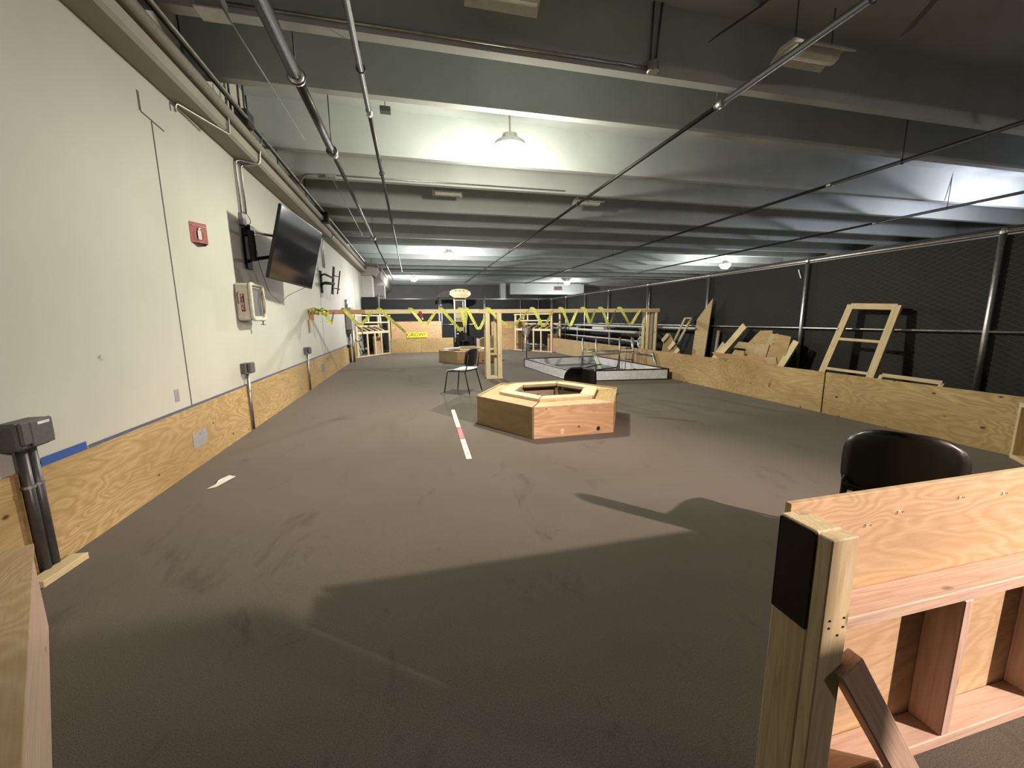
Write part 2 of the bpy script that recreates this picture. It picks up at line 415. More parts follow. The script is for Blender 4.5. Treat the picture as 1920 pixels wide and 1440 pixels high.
# unseen flood lamp added behind the camera, beam narrowed onto the field entrance
t = thing('added_flood_lamp', 'added unseen warm flood lamp behind the camera, beam shaped to light the entrance', 'flood lamp', (5.70, -3.2, 3.6))
aim = Vector((-.56, .70, -.43)).normalized()
board('lamp_housing', Vector((5.70, -3.06, 3.55))-aim*.16, Vector((5.70, -3.06, 3.55))-aim*.04, .22, .26, 'blackmetal', t)
tubeo('lamp_arm', [Vector((5.70, -3.06, 3.55))-aim*.10, (5.75, -3.2, 3.8), (5.75, -3.2, ZC)], .015, 'iron2', t, 8)
l = bpy.data.lights.new('bulb', 'SPOT'); l.energy = 4800; l.color = (1.0, .78, .66); l.shadow_soft_size = .06
l.spot_size = math.radians(41); l.spot_blend = 1.0
lo = bpy.data.objects.new('bulb', l); COL.objects.link(lo)
attach(lo, t, Matrix.Translation((5.70, -3.06, 3.55)) @ aim.to_track_quat('-Z', 'Y').to_matrix().to_4x4())

# ceiling fixtures that are switched off
def troffer(x, y, z, label, lx=.62, ly=.36, first=[None]):
    if first[0] is not None:
        return copy_tree(first[0], Matrix.Translation((x, y, z)), label)
    t = thing('fluorescent_fixture', label, 'ceiling fixture', (x, y, z), group='unlit ceiling fixtures')
    bm = BM(); prism_into(bm, [(-ly/2, 0), (-ly/2+.01, -.012), (-ly*.18, .055), (ly*.18, .055), (ly/2-.01, -.012), (ly/2, 0), (.08, .085), (-.08, .085)], -lx/2, lx/2, lambda a, b, h: (h, a, b))
    mesh_obj('reflector', bm, 'fix', t)
    bm = BM(); prism_into(bm, [(-.075, .05), (-.06, -.012), (-.02, -.035), (.02, -.035), (.06, -.012), (.075, .05)], -lx/2+.05, lx/2-.05, lambda a, b, h: (h, a, b))
    mesh_obj('lens', bm, 'white', t)
    for s in (-1, 1):
        bm = BM(); tube_into(bm, [(s*.22, 0, .08), (s*.22, 0, ZC-z)], .006, 6); mesh_obj('hanger_rod', bm, 'iron2', t)
    first[0] = t; return t
troffer(.85, 3.55, 3.90, 'white unlit ceiling fixture at the top edge of the view, left of the twin conduits')
troffer(.84, 8.80, 3.90, 'white unlit ceiling fixture low and left of the nearest dome lamp')
troffer(3.90, 3.52, 3.83, 'white unlit ceiling fixture behind the diagonal pipe, upper right')
troffer(3.87, 8.62, 3.83, 'small white unlit ceiling fixture crossed by the diagonal pipe, mid ceiling')
troffer(.70, 13.35, 3.88, 'small white unlit ceiling fixture just left of the second dome lamp')
troffer(4.0, 13.35, 3.88, 'far white unlit ceiling fixture right of the second dome lamp')

# ceiling pipes
def pipe(name, segs, label, hang, m='iron', first_m=None):
    t = thing(name, label, 'pipe', segs[0][0])
    for a, b, r, mm in segs: tubeo('pipe_run', [a, b], r, mm, t, 14)
    for a, b, r, mm in segs[1:]: tubeo('coupling', [(a[0], a[1]-.05, a[2]), (a[0], a[1]+.04, a[2])], segs[0][2]*1.25, 'galv', t, 12)
    for (x, y, z, r) in hang:
        tubeo('hanger_rod', [(x, y, z+r), (x, y, ZC)], .008, 'iron2', t, 6)
        bm = BM(); tube_into(bm, [(r*1.25*math.cos(k*PI/8), 0, r*1.25*math.sin(k*PI/8)) for k in range(17)], .007, 6, False)
        mesh_obj('hanger_ring', bm, 'iron2', t, Matrix.Translation((x, y, z)))
    return t
z = 3.58
pipe('ceiling_pipe', [((-.93, -5, z), (-.93, 4.45, z), .058, 'iron'), ((-.93, 4.45, z), (-.93, 6.2, z), .046, 'iron'), ((-.93, 6.2, z), (-.93, 12, z), .030, 'iron2'), ((-.93, 12, z), (-.93, 24, z), .028, 'iron2')],
     'thick dark pipe stepping thinner, hung nearest the white wall', [(-.93, 3.0, z, .06), (-.93, 4.45, z, .06), (-.93, 6.15, z, .05), (-.93, 12, z, .03), (-.93, 18, z, .03)])
pipe('ceiling_pipe', [((-.34, -5, z), (-.345, 5.0, z), .027, 'iron2'), ((-.345, 5.0, z), (-.36, 20, z), .024, 'iron2')],
     'slim dark ceiling pipe running beside the thick one', [(-.34, 4.2, z, .03), (-.345, 6.9, z, .03), (-.35, 9.8, z, .03), (-.35, 16, z, .03)])
pipe('ceiling_pipe', [((3.37, -5, 3.63), (3.37, 4.1, 3.63), .032, 'iron'), ((3.37, 4.1, 3.63), (3.37, 26, 3.63), .026, 'iron')],
     'dark pipe crossing the ceiling diagonally from the top right, in front of an unlit fixture', [(3.37, 2.6, 3.63, .03), (3.37, 4.15, 3.63, .03), (3.37, 8.0, 3.63, .03), (3.37, 14, 3.63, .03)])
pipe('ceiling_pipe', [((7.3, -5, 3.63), (7.3, 6, 3.63), .030, 'iron'), ((7.3, 6, 3.63), (7.3, 26, 3.63), .026, 'iron')],
     'second dark ceiling pipe from the right, between the diagonal pipe and the fence', [(7.3, 4.9, 3.63, .03), (7.3, 8.0, 3.63, .03), (7.3, 14, 3.63, .03)])
pipe('ceiling_pipe', [((11.3, -5, 3.6), (11.3, 8, 3.6), .030, 'iron'), ((11.3, 8, 3.6), (11.3, 26, 3.6), .026, 'iron')],
     'lowest dark ceiling pipe at the right, just above the chain link fence', [(11.3, 6.6, 3.6, .03), (11.3, 10, 3.6, .03), (11.3, 14, 3.6, .03)])
# pipe on the ledge and conduits on the wall
t = thing('wall_pipe', 'long pale pipe lying along the concrete ledge above the white wall', 'pipe', (XL+.2, 0, 3.53))
tubeo('pipe_run', [(XL+.245, -5, 3.53), (XL+.245, 18.3, 3.53)], .055, 'tanpipe', t, 14)
t = thing('wall_pipe', 'thin upper conduit running above the ledge pipe of the white wall', 'pipe', (XL+.2, 0, 3.66))
tubeo('pipe_run', [(XL+.30, -5, 3.665), (XL+.30, 18.3, 3.665)], .022, 'conduit', t, 8)
tubeo('pipe_run', [(XL+.25, -5, 3.70), (XL+.25, 18.3, 3.70)], .016, 'iron2', t, 8)
t = thing('wrap_conduit', 'thin metal conduit looping under the ledge above the wall scar', 'conduit', (XL+.02, 4.5, 3.3))
tubeo('conduit_run', arc([(XL+.03, 4.62, 3.25), (XL+.04, 4.62, 3.325), (XL+.25, 5.2, 3.31), (XL+.255, 5.2, 3.45), (XL+.255, 5.2, 4.2)], .03), .011, 'conduit', t, 8)
t = thing('drop_conduits', 'pair of metal conduits dropping down the wall to the television outlet', 'conduit', (XL+.02, 5.95, 3.0))
for dy, zz in ((0, 2.66), (.16, 2.72)):
    tubeo('conduit_run', arc([(XL+.022, 5.95+dy, zz), (XL+.022, 5.95+dy, 3.30), (XL+.06, 5.98+dy, 3.325), (XL+.24, 6.1, 3.32), (XL+.26, 6.1, 3.47), (XL+.31, 6.1, 3.7)], .05), .013, 'conduit', t, 8)
wbox('outlet_box', (XL, 5.90, 2.55), (XL+.05, 6.02, 2.69), 'lightgrey', t, .004)
t = thing('drop_conduits', 'pair of thin conduits dropping to the empty bracket further down the wall', 'conduit', (XL+.02, 10.9, 3.0))
for dy in (0, .16):
    tubeo('conduit_run', arc([(XL+.022, 10.75+dy, 2.62), (XL+.022, 10.75+dy, 3.27), (XL+.06, 10.8+dy, 3.325), (XL+.24, 11.0, 3.32), (XL+.26, 11.0, 3.47)], .05), .013, 'conduit', t, 8)
t = thing('beam_conduit', 'conduit along the nearest visible ceiling beam ending in a round junction box', 'conduit', (2.9, 3.97, 3.8))
tubeo('conduit_run', [(XL+.6, 3.975, 3.80), (2.38, 3.975, 3.80)], .012, 'conduit', t, 8)
tubeo('conduit_run', [(2.41, 3.96, 3.85), (2.41, 3.93, ZC)], .010, 'iron2', t, 8)
tubeo('conduit_run', [(2.47, 3.96, 3.85), (2.50, 3.93, ZC)], .010, 'iron2', t, 8)
bm = BM(); lathe_into(bm, [(0, -.05), (.05, -.05), (.055, -.04), (.055, .04), (.03, .06), (0, .06)], 14); mesh_obj('junction_box', bm, 'conduit', t, Matrix.Translation((2.43, 3.94, 3.79)))
t = thing('beam_conduit', 'thin conduit along a ceiling beam above the television, with a small box', 'conduit', (-1.2, 7.75, 3.8))
tubeo('conduit_run', arc([(XL+.3, 7.8, 3.6), (XL+.42, 7.79, 3.78), (-1.2, 7.79, 3.79), (3.0, 7.79, 3.79)], .08), .012, 'conduit', t, 8)
wbox('junction_box', (-1.30, 7.72, 3.73), (-1.14, 7.81, 3.79), 'lightgrey', t, .004)
t = thing('hanging_wire', 'thin wire strung from the grey box toward the far beams', 'wire', (-1.3, 3.8, 3.6))
tubeo('wire_run', [(-1.26, 3.9, 3.66), (-1.28, 6.3, 3.74)], .006, 'conduit', t, 6)
t = thing('hanging_wire', 'thin wire strung from the beam conduit box to a far beam', 'wire', (-1.2, 7.8, 3.7))
tubeo('wire_run', [(-1.2, 7.85, 3.73), (-1.26, 12.7, 3.74)], .006, 'conduit', t, 6)
t = thing('ceiling_box', 'pale grey box hung under the ceiling at the top left', 'box', (-1.3, 3.8, 3.6))
wbox('box_body', (-1.41, 3.72, 3.60), (-1.24, 3.86, 3.72), 'lightgrey', t, .008); wbox('box_lid', (-1.42, 3.71, 3.59), (-1.23, 3.87, 3.602), 'fix', t, .002)
t = thing('speaker_box', 'small dark box on a rod hanging from the ceiling left of the nearest lamp', 'box', (-.18, 5.6, 3.85))
wbox('box_body', (-.26, 5.56, 3.87), (-.13, 5.66, 3.93), 'greybox', t, .006); tubeo('rod', [(-.195, 5.61, 3.93), (-.195, 5.61, ZC)], .008, 'iron2', t, 6)
t = thing('ceiling_box', 'dark box with hanging conduits on the ledge beyond the looping conduit', 'box', (-1.75, 6.0, 3.6))
wbox('box_body', (-1.86, 5.6, 3.60), (-1.72, 5.8, 3.76), 'greybox', t, .006)
for yy in (5.35, 5.62, 5.78): tubeo('conduit_run', [(-1.80, yy, 3.6), (-1.80, yy, ZC)], .012, 'iron2', t, 8)
t = thing('ceiling_box', 'black box strapped under the wall pipe above the far bracket', 'box', (-1.75, 9.9, 3.5))
wbox('box_body', (-1.80, 9.75, 3.44), (-1.66, 9.95, 3.66), 'black', t, .006)
wbox('box_strap', (-1.81, 9.83, 3.43), (-1.65, 9.87, 3.67), 'iron2', t)
# torn duct strap stubs in the dark corner of the ceiling
for (p, q, lab) in (((2.84, 3.62, 3.90), (3.48, 3.70, ZC), 'dark angled strap hanging from the ceiling above the diagonal pipe'),
                    ((4.66, 3.26, 3.96), (5.02, 3.24, ZC), 'pale angled strap hanging from the ceiling at the top right')):
    o = board('ceiling_strap', p, q, .10, .008, 'iron2' if p[0] < 4 else 'lightgrey', None, up=(0, 1, 0)); tag(o, lab, 'strap')
# wall scars
for (y, z0, z1, y2) in ((4.13, 3.03, 3.18, 4.45),):
    o = board('wall_stain', (XL+.0008, y, z0), (XL+.0008, y, z1), .03, .001, 'seam', wl, up=(0, 1, 0), bev=0)
    o = board('wall_stain', (XL+.0008, y, z0), (XL+.0008, y2, z0-.02), .014, .001, 'seam', wl, bev=0)

# ------------------------------------------------------------------ television
TC = Vector((-1.503, 6.403, 2.299)); yaw, tilt, roll, TW = -.089, -.258, -.012, 1.6; TH = TW*9/16
n = Vector((math.cos(yaw)*math.cos(tilt), math.sin(yaw)*math.cos(tilt), math.sin(tilt)))
r_ = Vector((0,0,1)).cross(n).normalized(); u_ = n.cross(r_)
Rm = Matrix((r_, u_, n)).transposed().to_4x4() @ Matrix.Rotation(roll, 4, 'Z')
t = thing('television', 'large black flat television tilted down on a wall arm', 'television', TC, rot=Rm.to_3x3())
bm = BM(); box_into(bm, (0, 0, -.02), (TW, TH, .035), None, .006); box_into(bm, (0, -.08, -.055), (TW*.62, TH*.6, .045), None, .012); mesh_obj('television_body', bm, 'black', t)
bm = BM(); box_into(bm, (0, .006, -.0015), (TW-.024, TH-.036, .003)); mesh_obj('screen', bm, 'glass_dark', t)
t2 = thing('wall_bracket', 'black articulated arm holding the big television to the wall', 'bracket', (XL, 6.1, 2.25))
wbox('wall_plate', (XL, 5.95, 2.02), (XL+.03, 6.12, 2.52), 'blackmetal', t2, .004)
bk = TC - n*.085
tubeo('arm', [(XL+.03, 6.03, 2.44), (XL+.16, 5.80, 2.44), bk+Vector((-.03, -.2, .14))], .018, 'chrome', t2, 8)
tubeo('arm', [(XL+.03, 6.03, 2.12), (XL+.13, 5.84, 2.12), bk+Vector((-.04, -.2, -.08))], .022, 'blackmetal', t2, 8)
bm = BM(); lathe_into(bm, [(0, -.18), (.035, -.18), (.045, 0), (.035, .18), (0, .18)], 12); mesh_obj('hinge', bm, 'blackmetal', t2, Matrix.Translation((XL+.15, 5.81, 2.28)))
o = board('mount_rail', bk+Vector((0, -.22, .25)), bk+Vector((-.08, -.22, -.28)), .05, .02, 'blackmetal', t2, up=(0,1,0))
t = thing('power_adapter', 'black power brick and coiled cable at the outlet above the television arm', 'adapter', (XL+.05, 6.2, 2.6))
wbox('brick', (XL+.004, 6.05, 2.47), (XL+.07, 6.22, 2.58), 'black', t, .006)
tubeo('cable', arc([(XL+.03, 6.2, 2.5), (XL+.03, 6.33, 2.30), (XL+.05, 6.3, 2.12), (XL+.05, 6.6, 1.75), (XL+.05, 7.1, 1.62), (XL+.05, 7.4, 1.75), (-1.62, 7.1, 1.88)], .1), .004, 'black', t, 6)
tubeo('cable', [(XL+.02, 6.1+.13*math.cos(a)+.02*math.cos(2*a), 2.66+.07*math.sin(a)) for a in [k*2*PI/20 for k in range(21)]], .004, 'black', t, 6)
# empty TV bracket further down
t = thing('wall_bracket', 'empty black television bracket on the wall beyond the television', 'bracket', (XL, 10.7, 2.25))
wbox('wall_plate', (XL, 10.35, 2.0), (XL+.03, 10.50, 2.50), 'blackmetal', t, .004)
tubeo('arm', [(XL+.03, 10.42, 2.2), (XL+.15, 10.1, 2.2), (XL+.26, 10.55, 2.22)], .035, 'blackmetal', t, 8)
tubeo('arm', [(XL+.03, 10.42, 2.40), (XL+.15, 10.15, 2.40), (XL+.26, 10.55, 2.35)], .022, 'blackmetal', t, 8)
board('mount_plate', (XL+.28, 10.62, 2.62), (XL+.20, 10.62, 1.98), .16, .03, 'blackmetal', t, up=(0,1,0))
board('mount_rail', (XL+.36, 10.95, 2.56), (XL+.26, 10.95, 2.0), .04, .025, 'blackmetal', t, up=(0,1,0))
for zz in (2.42, 2.12): tubeo('cross_bar', [(XL+.26, 10.6, zz), (XL+.32, 10.95, zz)], .012, 'blackmetal', t, 8)
t = thing('wall_outlet', 'small black outlet with a dangling white cord beside the empty bracket', 'outlet', (XL, 11.3, 2.1))
wbox('outlet_cover', (XL, 11.75, 2.05), (XL+.02, 11.9, 2.22), 'black', t, .003); wbox('plug', (XL+.02, 11.80, 2.10), (XL+.04, 11.85, 2.16), 'white', t, .003)
tubeo('cord', arc([(XL+.03, 11.8, 2.1), (XL+.03, 11.85, 1.93), (XL+.03, 11.3, 1.9), (XL+.1, 11.0, 2.05)], .08), .004, 'white', t, 6)

# red extinguisher sign: folded V sign standing out from the wall
t = thing('extinguisher_sign', 'red folded fire extinguisher sign fixed high on the white wall', 'sign', (XL, 4.8, 2.2))
bm = BM(); prism_into(bm, [(0, 4.66), (.085, 4.80), (0, 4.94), (-.0, 4.93), (.080, 4.80), (-.0, 4.67)], 2.12, 2.31, lambda a, b, h: (XL+a+.003, b, h))
mesh_obj('sign_panel', bm, 'red', t, Matrix())
Wf = frame_mat((XL+.050, 4.73, 2.205), (.52, .855, 0), (0, 0, 1)); off = Vector((.855, -.52, 0))*.006
def onface(dx, dy): return Wf @ Matrix.Translation((dx, dy, .004))
bm = BM(); box_into(bm, (0,0,0), (.035, .085, .002), None, .0008); box_into(bm, (0, .055, 0), (.018, .02, .002)); box_into(bm, (.012, .068, 0), (.03, .006, .002)); mesh_obj('extinguisher_symbol', bm, 'paper', t, onface(0, -.012))
bm = BM()
for k in range(20):
    a = k*2*PI/20; a2 = (k+1)*2*PI/20
    if math.sin(a) > .75: continue
    tube_into(bm, [(.045*math.cos(a), .065*math.sin(a), 0), (.045*math.cos(a2), .065*math.sin(a2), 0)], .002, 4)
mesh_obj('symbol_outline', bm, 'paper', t, onface(0, -.012))
bm = BM(); box_into(bm, (0,0,0), (.13, .004, .002)); mesh_obj('sign_line', bm, 'paper', t, onface(0, .072))

# extinguisher cabinet
t = thing('extinguisher_cabinet', 'cream wall cabinet marked FIRE below the red sign', 'fire cabinet', (XL, 5.7, 1.36))
bm = BM(); box_into(bm, (XL+.075, 5.72, 1.585), (.15, .42, .44), None, .02); mesh_obj('cabinet_body', bm, 'offwhite', t, Matrix())
bm = BM()
fr = [(5.53, 1.375), (5.93, 1.375), (5.93, 1.80), (5.53, 1.80)]
tube_into(bm, arc([(XL+.17, *p) for p in ((5.73, 1.375), (5.93, 1.375), (5.93, 1.80), (5.52, 1.80), (5.52, 1.375), (5.73, 1.375))], .05), .022, 8)
mesh_obj('door_frame', bm, 'offwhite', t, Matrix(), True)
wbox('door_window', (XL+.150, 5.57, 1.42), (XL+.158, 5.89, 1.76), 'greybox', t)
tubeo('handle', [(XL+.185, 5.90, 1.45), (XL+.20, 5.90, 1.60), (XL+.185, 5.90, 1.74)], .009, 'offwhite', t, 8)
bm = BM(); tube_into(bm, [(0,0,0), (0,0,-.05)], .008, 8); lathe_into(bm, [(0,-.055), (.03,-.055), (.03,-.045), (0,-.045)], 14); mesh_obj('bottom_knob', bm, 'greybox', t, Matrix.Translation((XL+.15, 5.9, 1.36)))
lb = wbox('label_backing', (XL+.06, 5.507, 1.47), (XL+.10, 5.509, 1.68), 'darkred', t)
bm = BM(); tube_into(bm, arc([(XL+.05, 5.507, 1.70), (XL+.03, 5.507, 1.69), (XL+.035, 5.507, 1.56)], .02), .004, 6); mesh_obj('hose_mark', bm, 'darkred', t, Matrix(), True)
for k, ch in enumerate('FIRE'):
    text_obj('letter', ch, .058, 'paper', lb, frame_mat((XL+.08, 5.505, 1.655-.049*k), (1,0,0), (0,0,1)))

# outlet boxes with conduits
def outlet(y, label, big=False, n_=1):
    t = thing('outlet_box', label, 'outlet box', (XL, y, 0), group='grey weatherproof outlet boxes on the white wall')
    h0, h1 = .71, .855; wd = .085
    if big: bm = BM(); box_into(bm, (.05, 0, .785), (.10, .20, .145), None, .015); box_into(bm, (.105, .0, .80), (.02, .19, .12), None, .008)
    else: bm = BM(); box_into(bm, (.03, 0, .79), (.06, .15, .12), None, .006)
    mesh_obj('box_body', bm, 'greybox', t)
    bm = BM(); box_into(bm, (.085 if not big else .112, .02, .79), (.05 if not big else .012, .13, .13), None, .012 if not big else .004); hc = mesh_obj('hinged_cover', bm, 'greybox', t)
    if big:
        bm = BM(); box_into(bm, (.119, .03, .84), (.002, .07, .014)); mesh_obj('cover_label', bm, 'paper', hc)
    for k in range(n_):
        yy = (k-(n_-1)/2)*.055
        bm = BM(); tube_into(bm, [(.045, yy, .72), (.045, yy, .02)], .022 if big else .016, 12); cd_ = mesh_obj('conduit', bm, 'iron2' if big else 'steel', t, smooth=True)
        bm = BM(); tube_into(bm, [(.045, yy, .50), (.045, yy, .515)], .027 if big else .019, 12); mesh_obj('conduit_clamp', bm, 'galv', cd_)
    return t
outlet(2.56, 'dark grey outlet box on twin thick pipes at the left edge of the view', True, 2)
outlet(5.50, 'small grey outlet box, middle one, standing over a plywood joint below the fire cabinet')
outlet(8.42, 'small grey outlet box, farthest one, under the tape-wrapped end of the timber rail')
t = thing('cover_plate', 'pale square cover plate let into the plywood wainscot', 'cover plate', (XL+.02, 4.29, .255))
wbox('plate', (XL+.0195, 4.165, .185), (XL+.0225, 4.425, .33), 'lightgrey', t, .001)
wbox('screw', (XL+.0225, 4.29, .29), (XL+.0245, 4.298, .298), 'ink', t)
t = thing('vent_grille', 'small grey vent grille in the plywood wainscot beyond the farthest outlet box', 'vent', (XL+.02, 9.7, .3))
wbox('grille_frame', (XL+.0195, 9.62, .21), (XL+.024, 9.92, .40), 'lightgrey', t)
for k in range(5): wbox('slat', (XL+.024, 9.64, .225+.035*k), (XL+.027, 9.90, .240+.035*k), 'greybox', t)
t = thing('wall_patch', 'small grey scuffed switch plate on the white wall above the wainscot', 'plate', (XL, 4.0, .8))
wbox('plate', (XL, 4.02, .66), (XL+.003, 4.09, .77), 'lightgrey', t, .001)
# electrical post beside the far frame
t = thing('electrical_post', 'tall grey electrical panel on pipe stands at the far end of the white wall', 'electrical panel', (-1.98, 13.95, 0))
wbox('panel_box', (XL+.01, 13.55, 1.06), (XL+.19, 14.15, 1.75), 'lightgrey', t, .01); wbox('lower_box', (XL+.01, 13.60, .93), (XL+.15, 13.95, 1.06), 'greybox', t, .01)
tubeo('conduit', [(XL+.05, 13.7, 1.75), (XL+.05, 13.7, 2.0)], .04, 'steel', t, 10)
for dx in (0, .11): tubeo('conduit', [(XL+.05+dx, 13.75, .02), (XL+.05+dx, 13.75, 1.0)], .035, 'steel', t, 12)
tubeo('cable', arc([(XL+.1, 14.15, 1.3), (XL+.3, 14.4, 1.1), (XL+.42, 14.6, .8), (XL+.25, 14.5, .62), (XL+.15, 14.3, .7)], .1), .014, 'black', t, 8)
bm = BM(); lathe_into(bm, [(0,-.04), (.05,-.04), (.05,.04), (0,.04)], 12); mesh_obj('valve_wheel', bm, 'black', t, Matrix.Translation((XL+.06, 13.45, .55)) @ Matrix.Rotation(PI/2, 4, 'X'))

# ------------------------------------------------------------------ field edge: low plywood walls
def barrier(a, b, h, label, m='ply', side=1, posts=True, group='low plywood field walls', mid=False):
    a = Vector((*a, 0)); b = Vector((*b, 0)); d = (b-a).normalized(); nn = Vector((-d.y, d.x, 0))*side   # framing side
    t = thing('plywood_barrier', label, 'plywood wall', a, group=group)
    board('plywood_sheet', a+Vector((0,0,h/2)), b+Vector((0,0,h/2)), h, .018, m, t, bev=.0015)
    q = nn*(.009+.0445+.001)
    board('bottom_plate', a+q+Vector((0,0,.019)), b+q+Vector((0,0,.019)), .038, .089, 'lum', t)
    board('top_plate', a+q+Vector((0,0,h-.06)), b+q+Vector((0,0,h-.06)), .038, .089, 'lum', t)
    L = (b-a).length; k = max(2, int(L/.7)+1)
    for i in range(k):
        c = a + d*(.02+(L-.04)*i/(k-1)) + q
        board('stud', c+Vector((0,0,.0385)), c+Vector((0,0,h-.0795)), .038, .089, 'lum', t, up=tuple(d))
    return t
XW = 5.52; HW = .575
barrier((XW, 4.28), (XW, 2.36), HW, 'low plywood wall panel at the right edge, nearest of the right side row', 'ply', 1)
barrier((XW, 8.9), (XW, 4.30), HW, 'low plywood wall panel in front of the leaning window-like frame and scrap wood', 'ply', 1)
barrier((XW, 12.0), (XW, 8.92), HW, 'low plywood wall panel behind the pipe frame, third along the right side', 'ply_plain', 1)
barrier((XW, 15.08), (XW, 12.02), HW, 'farthest low plywood wall panel of the right side, next to the far right frame', 'ply_plain', 1)
barrier((XW-.01, 2.34), (4.05, .81), HW, 'short angled plywood wall panel at the right edge corner', 'ply', -1)

# front wall with the framing facing the viewer
t = thing('plywood_barrier', 'tall plywood wall with exposed studs in the right foreground', 'plywood wall', (.965, .8, 0))
board('plywood_sheet', (.965, .811, .425), (4.03, .811, .425), .85, .018, 'ply_clean', t, bev=.0015)
board('mid_rail', (1.008, .757, .532), (4.03, .757, .532), .038, .089, 'lum_p', t)
board('bottom_plate', (1.008, .757, .019), (4.03, .757, .019), .038, .089, 'lum_p', t)
for x in (1.565, 2.035, 2.6, 3.2): board('stud', (x, .757, .039), (x, .757, .512), .038, .089, 'lum_p', t, up=(1, 0, 0))
board('front_post', (.965, .674, 0), (.965, .674, .832), .082, .036, 'lum_y', t, up=(1, 0, 0))
o = board('post_block', (.967, .747, .566), (.967, .747, .833), .078, .100, 'lum_y', t, up=(1, 0, 0))
o = board('recess_shade_plate', (.9255, .745, .566), (.9255, .745, .828), .003, .100, 'dark', t, up=(1, 0, 0)); o['label'] = 'dark plate painting in the shade of a recess in the post'  # dark plate paints in the shade of an open recess beside the post
board('post_filler', (.967, .747, 0), (.967, .747, .565), .078, .100, 'lum', t, up=(1, 0, 0))
board('brace', (1.012, .655, .49), (1.325, .655, .02), .038, .075, 'lum_p', t, up=(0, 1, 0))
# screws and staples on the sheet
for (x, z) in ((1.25, .75), (1.37, .775), (1.62, .79), (1.82, .78)):
    tubeo('staple', arc([(x-.012, .8, z-.006), (x-.008, .8, z+.003), (x+.012, .8, z+.003), (x+.016, .8, z-.004)], .004, 3), .0009, 'steel', t, 5)
for (x, z) in ((.945, .62), (.99, .62), (.945, .60), (.99, .595), (.975, .575)):
    bm = BM(); lathe_into(bm, [(0, .001), (.003, .001), (.003, 0), (0, 0)], 8); mesh_obj('screw', bm, 'dark', t, Matrix.Translation((x, .6555, z)) @ Matrix.Rotation(PI/2, 4, 'X'))

# angled plywood bench at the left edge
def bench():
    a = Vector((-1.66, 2.075)); b = Vector((-.62, .60)); d = (b-a).normalized(); nn = Vector((d.y, -d.x))     # nn points to the wall side
    if nn.x > 0: nn = -nn
    t = thing('plywood_bench', 'low angled plywood box in the left foreground corner', 'plywood box', (a.x, a.y, 0))
    pts = [a, b, b+nn*.62, a+nn*.02+Vector((-.06, -.04)), ]
    pts = [a, b, b+Vector((-.62, -.10)), Vector((-1.9, 1.72)), a+Vector((-.07, -.045))]
    poly3('top_board', [(p.x, p.y, .391) for p in pts], (0, 0, 1), .018, 'ply_clean', t)
    ins = .006
    board('side_panel', (a.x-.008, a.y-.018, .19), (b.x-.008, b.y, .19), .38, .018, 'lum_p', t)
    board('end_panel', (a.x-.02, a.y-.025, .19), (-1.9, 1.74, .19), .38, .018, 'ply_red', t)
bench()
o = board('wood_offcut', (-1.955, 2.40, .02), (-1.935, 2.67, .02), .038, .085, 'lum_y', None); tag(o, 'pale wood offcut on the floor beside the twin pipes', 'wood offcut')
o = board('wood_stud', (-1.965, 2.02, .0), (-1.965, 2.02, .58), .038, .089, 'lum_p', None, up=(0,1,0)); tag(o, 'pinkish stud standing against the wainscot at the left edge', 'wood stud')

# ------------------------------------------------------------------ fences
def chain_link(y0, y1, z0, z1, p=.062, r=.0018, x=0.0):
    bm = BM(); k = int((y1-y0)/p); m_ = int((z1-z0)/(p*.5))
    for i in range(k+1):
        yc = y0+i*p; prev = None
        for j in range(m_+1):
            s = 1 if (i+j) % 2 == 0 else -1
            yy = min(max(yc+s*p*.49, y0), y1); zz = z0+(z1-z0)*j/m_
            xx = x + .002*s
            ring = [bm.verts.new((xx+r*math.cos(a), yy+r*math.sin(a)*.8, zz)) for a in (0, 2.09, 4.19)]
            if prev:
                for q in range(3): bm.faces.new((prev[q], prev[(q+1)%3], ring[(q+1)%3], ring[q]))
            prev = ring
    return bm
FX = 6.5; FZ = 2.25
posts_y = [-1.4, .93, 3.24, 5.55, 7.88, 10.27, 12.62, 14.55, 16.55, 18.45]
t = thing('chain_link_fence', 'long chain link fence with black privacy screen along the right side', 'fence', (FX, 3.24, 0))
tubeo('top_rail', [(FX, -1.4, FZ), (FX, 18.45, FZ)], .021, 'galv', t, 12)
tubeo('upper_pipe', [(FX+.10, -1.4, FZ+.055), (FX+.10, 18.45, FZ+.055)], .016, 'iron2', t, 8)
tubeo('mid_rail', [(FX, -1.4, 1.14), (FX, 18.45, 1.14)], .019, 'galv', t, 12)
for y in posts_y:
    tubeo('fence_post', [(FX-.02, y, 0), (FX-.02, y, FZ)], .030, 'galv', t, 14)
    bm = BM(); lathe_into(bm, [(.034, -.03), (.034, .0), (.02, .03), (0, .035)], 12); mesh_obj('post_cap', bm, 'galv', t, Matrix.Translation((FX-.02, y, FZ+.01)))
wbox('privacy_screen', (FX+.035, -1.4, .03), (FX+.039, 18.45, FZ-.03), 'screen', t)
for a, b in zip(posts_y[1:6], posts_y[2:7]):
    mesh_obj('wire_mesh', chain_link(a+.03, b-.03, .06, FZ-.03), 'wire', t, Matrix.Translation((FX+.02, 0, 0)))
o = board('paper_strip', (FX-.01, 5.66, 1.98), (FX-.01, 5.72, 2.13), .02, .002, 'paper', None, up=(0,1,0), bev=0); tag(o, 'small white strip hanging on the fence beside a post', 'strip')

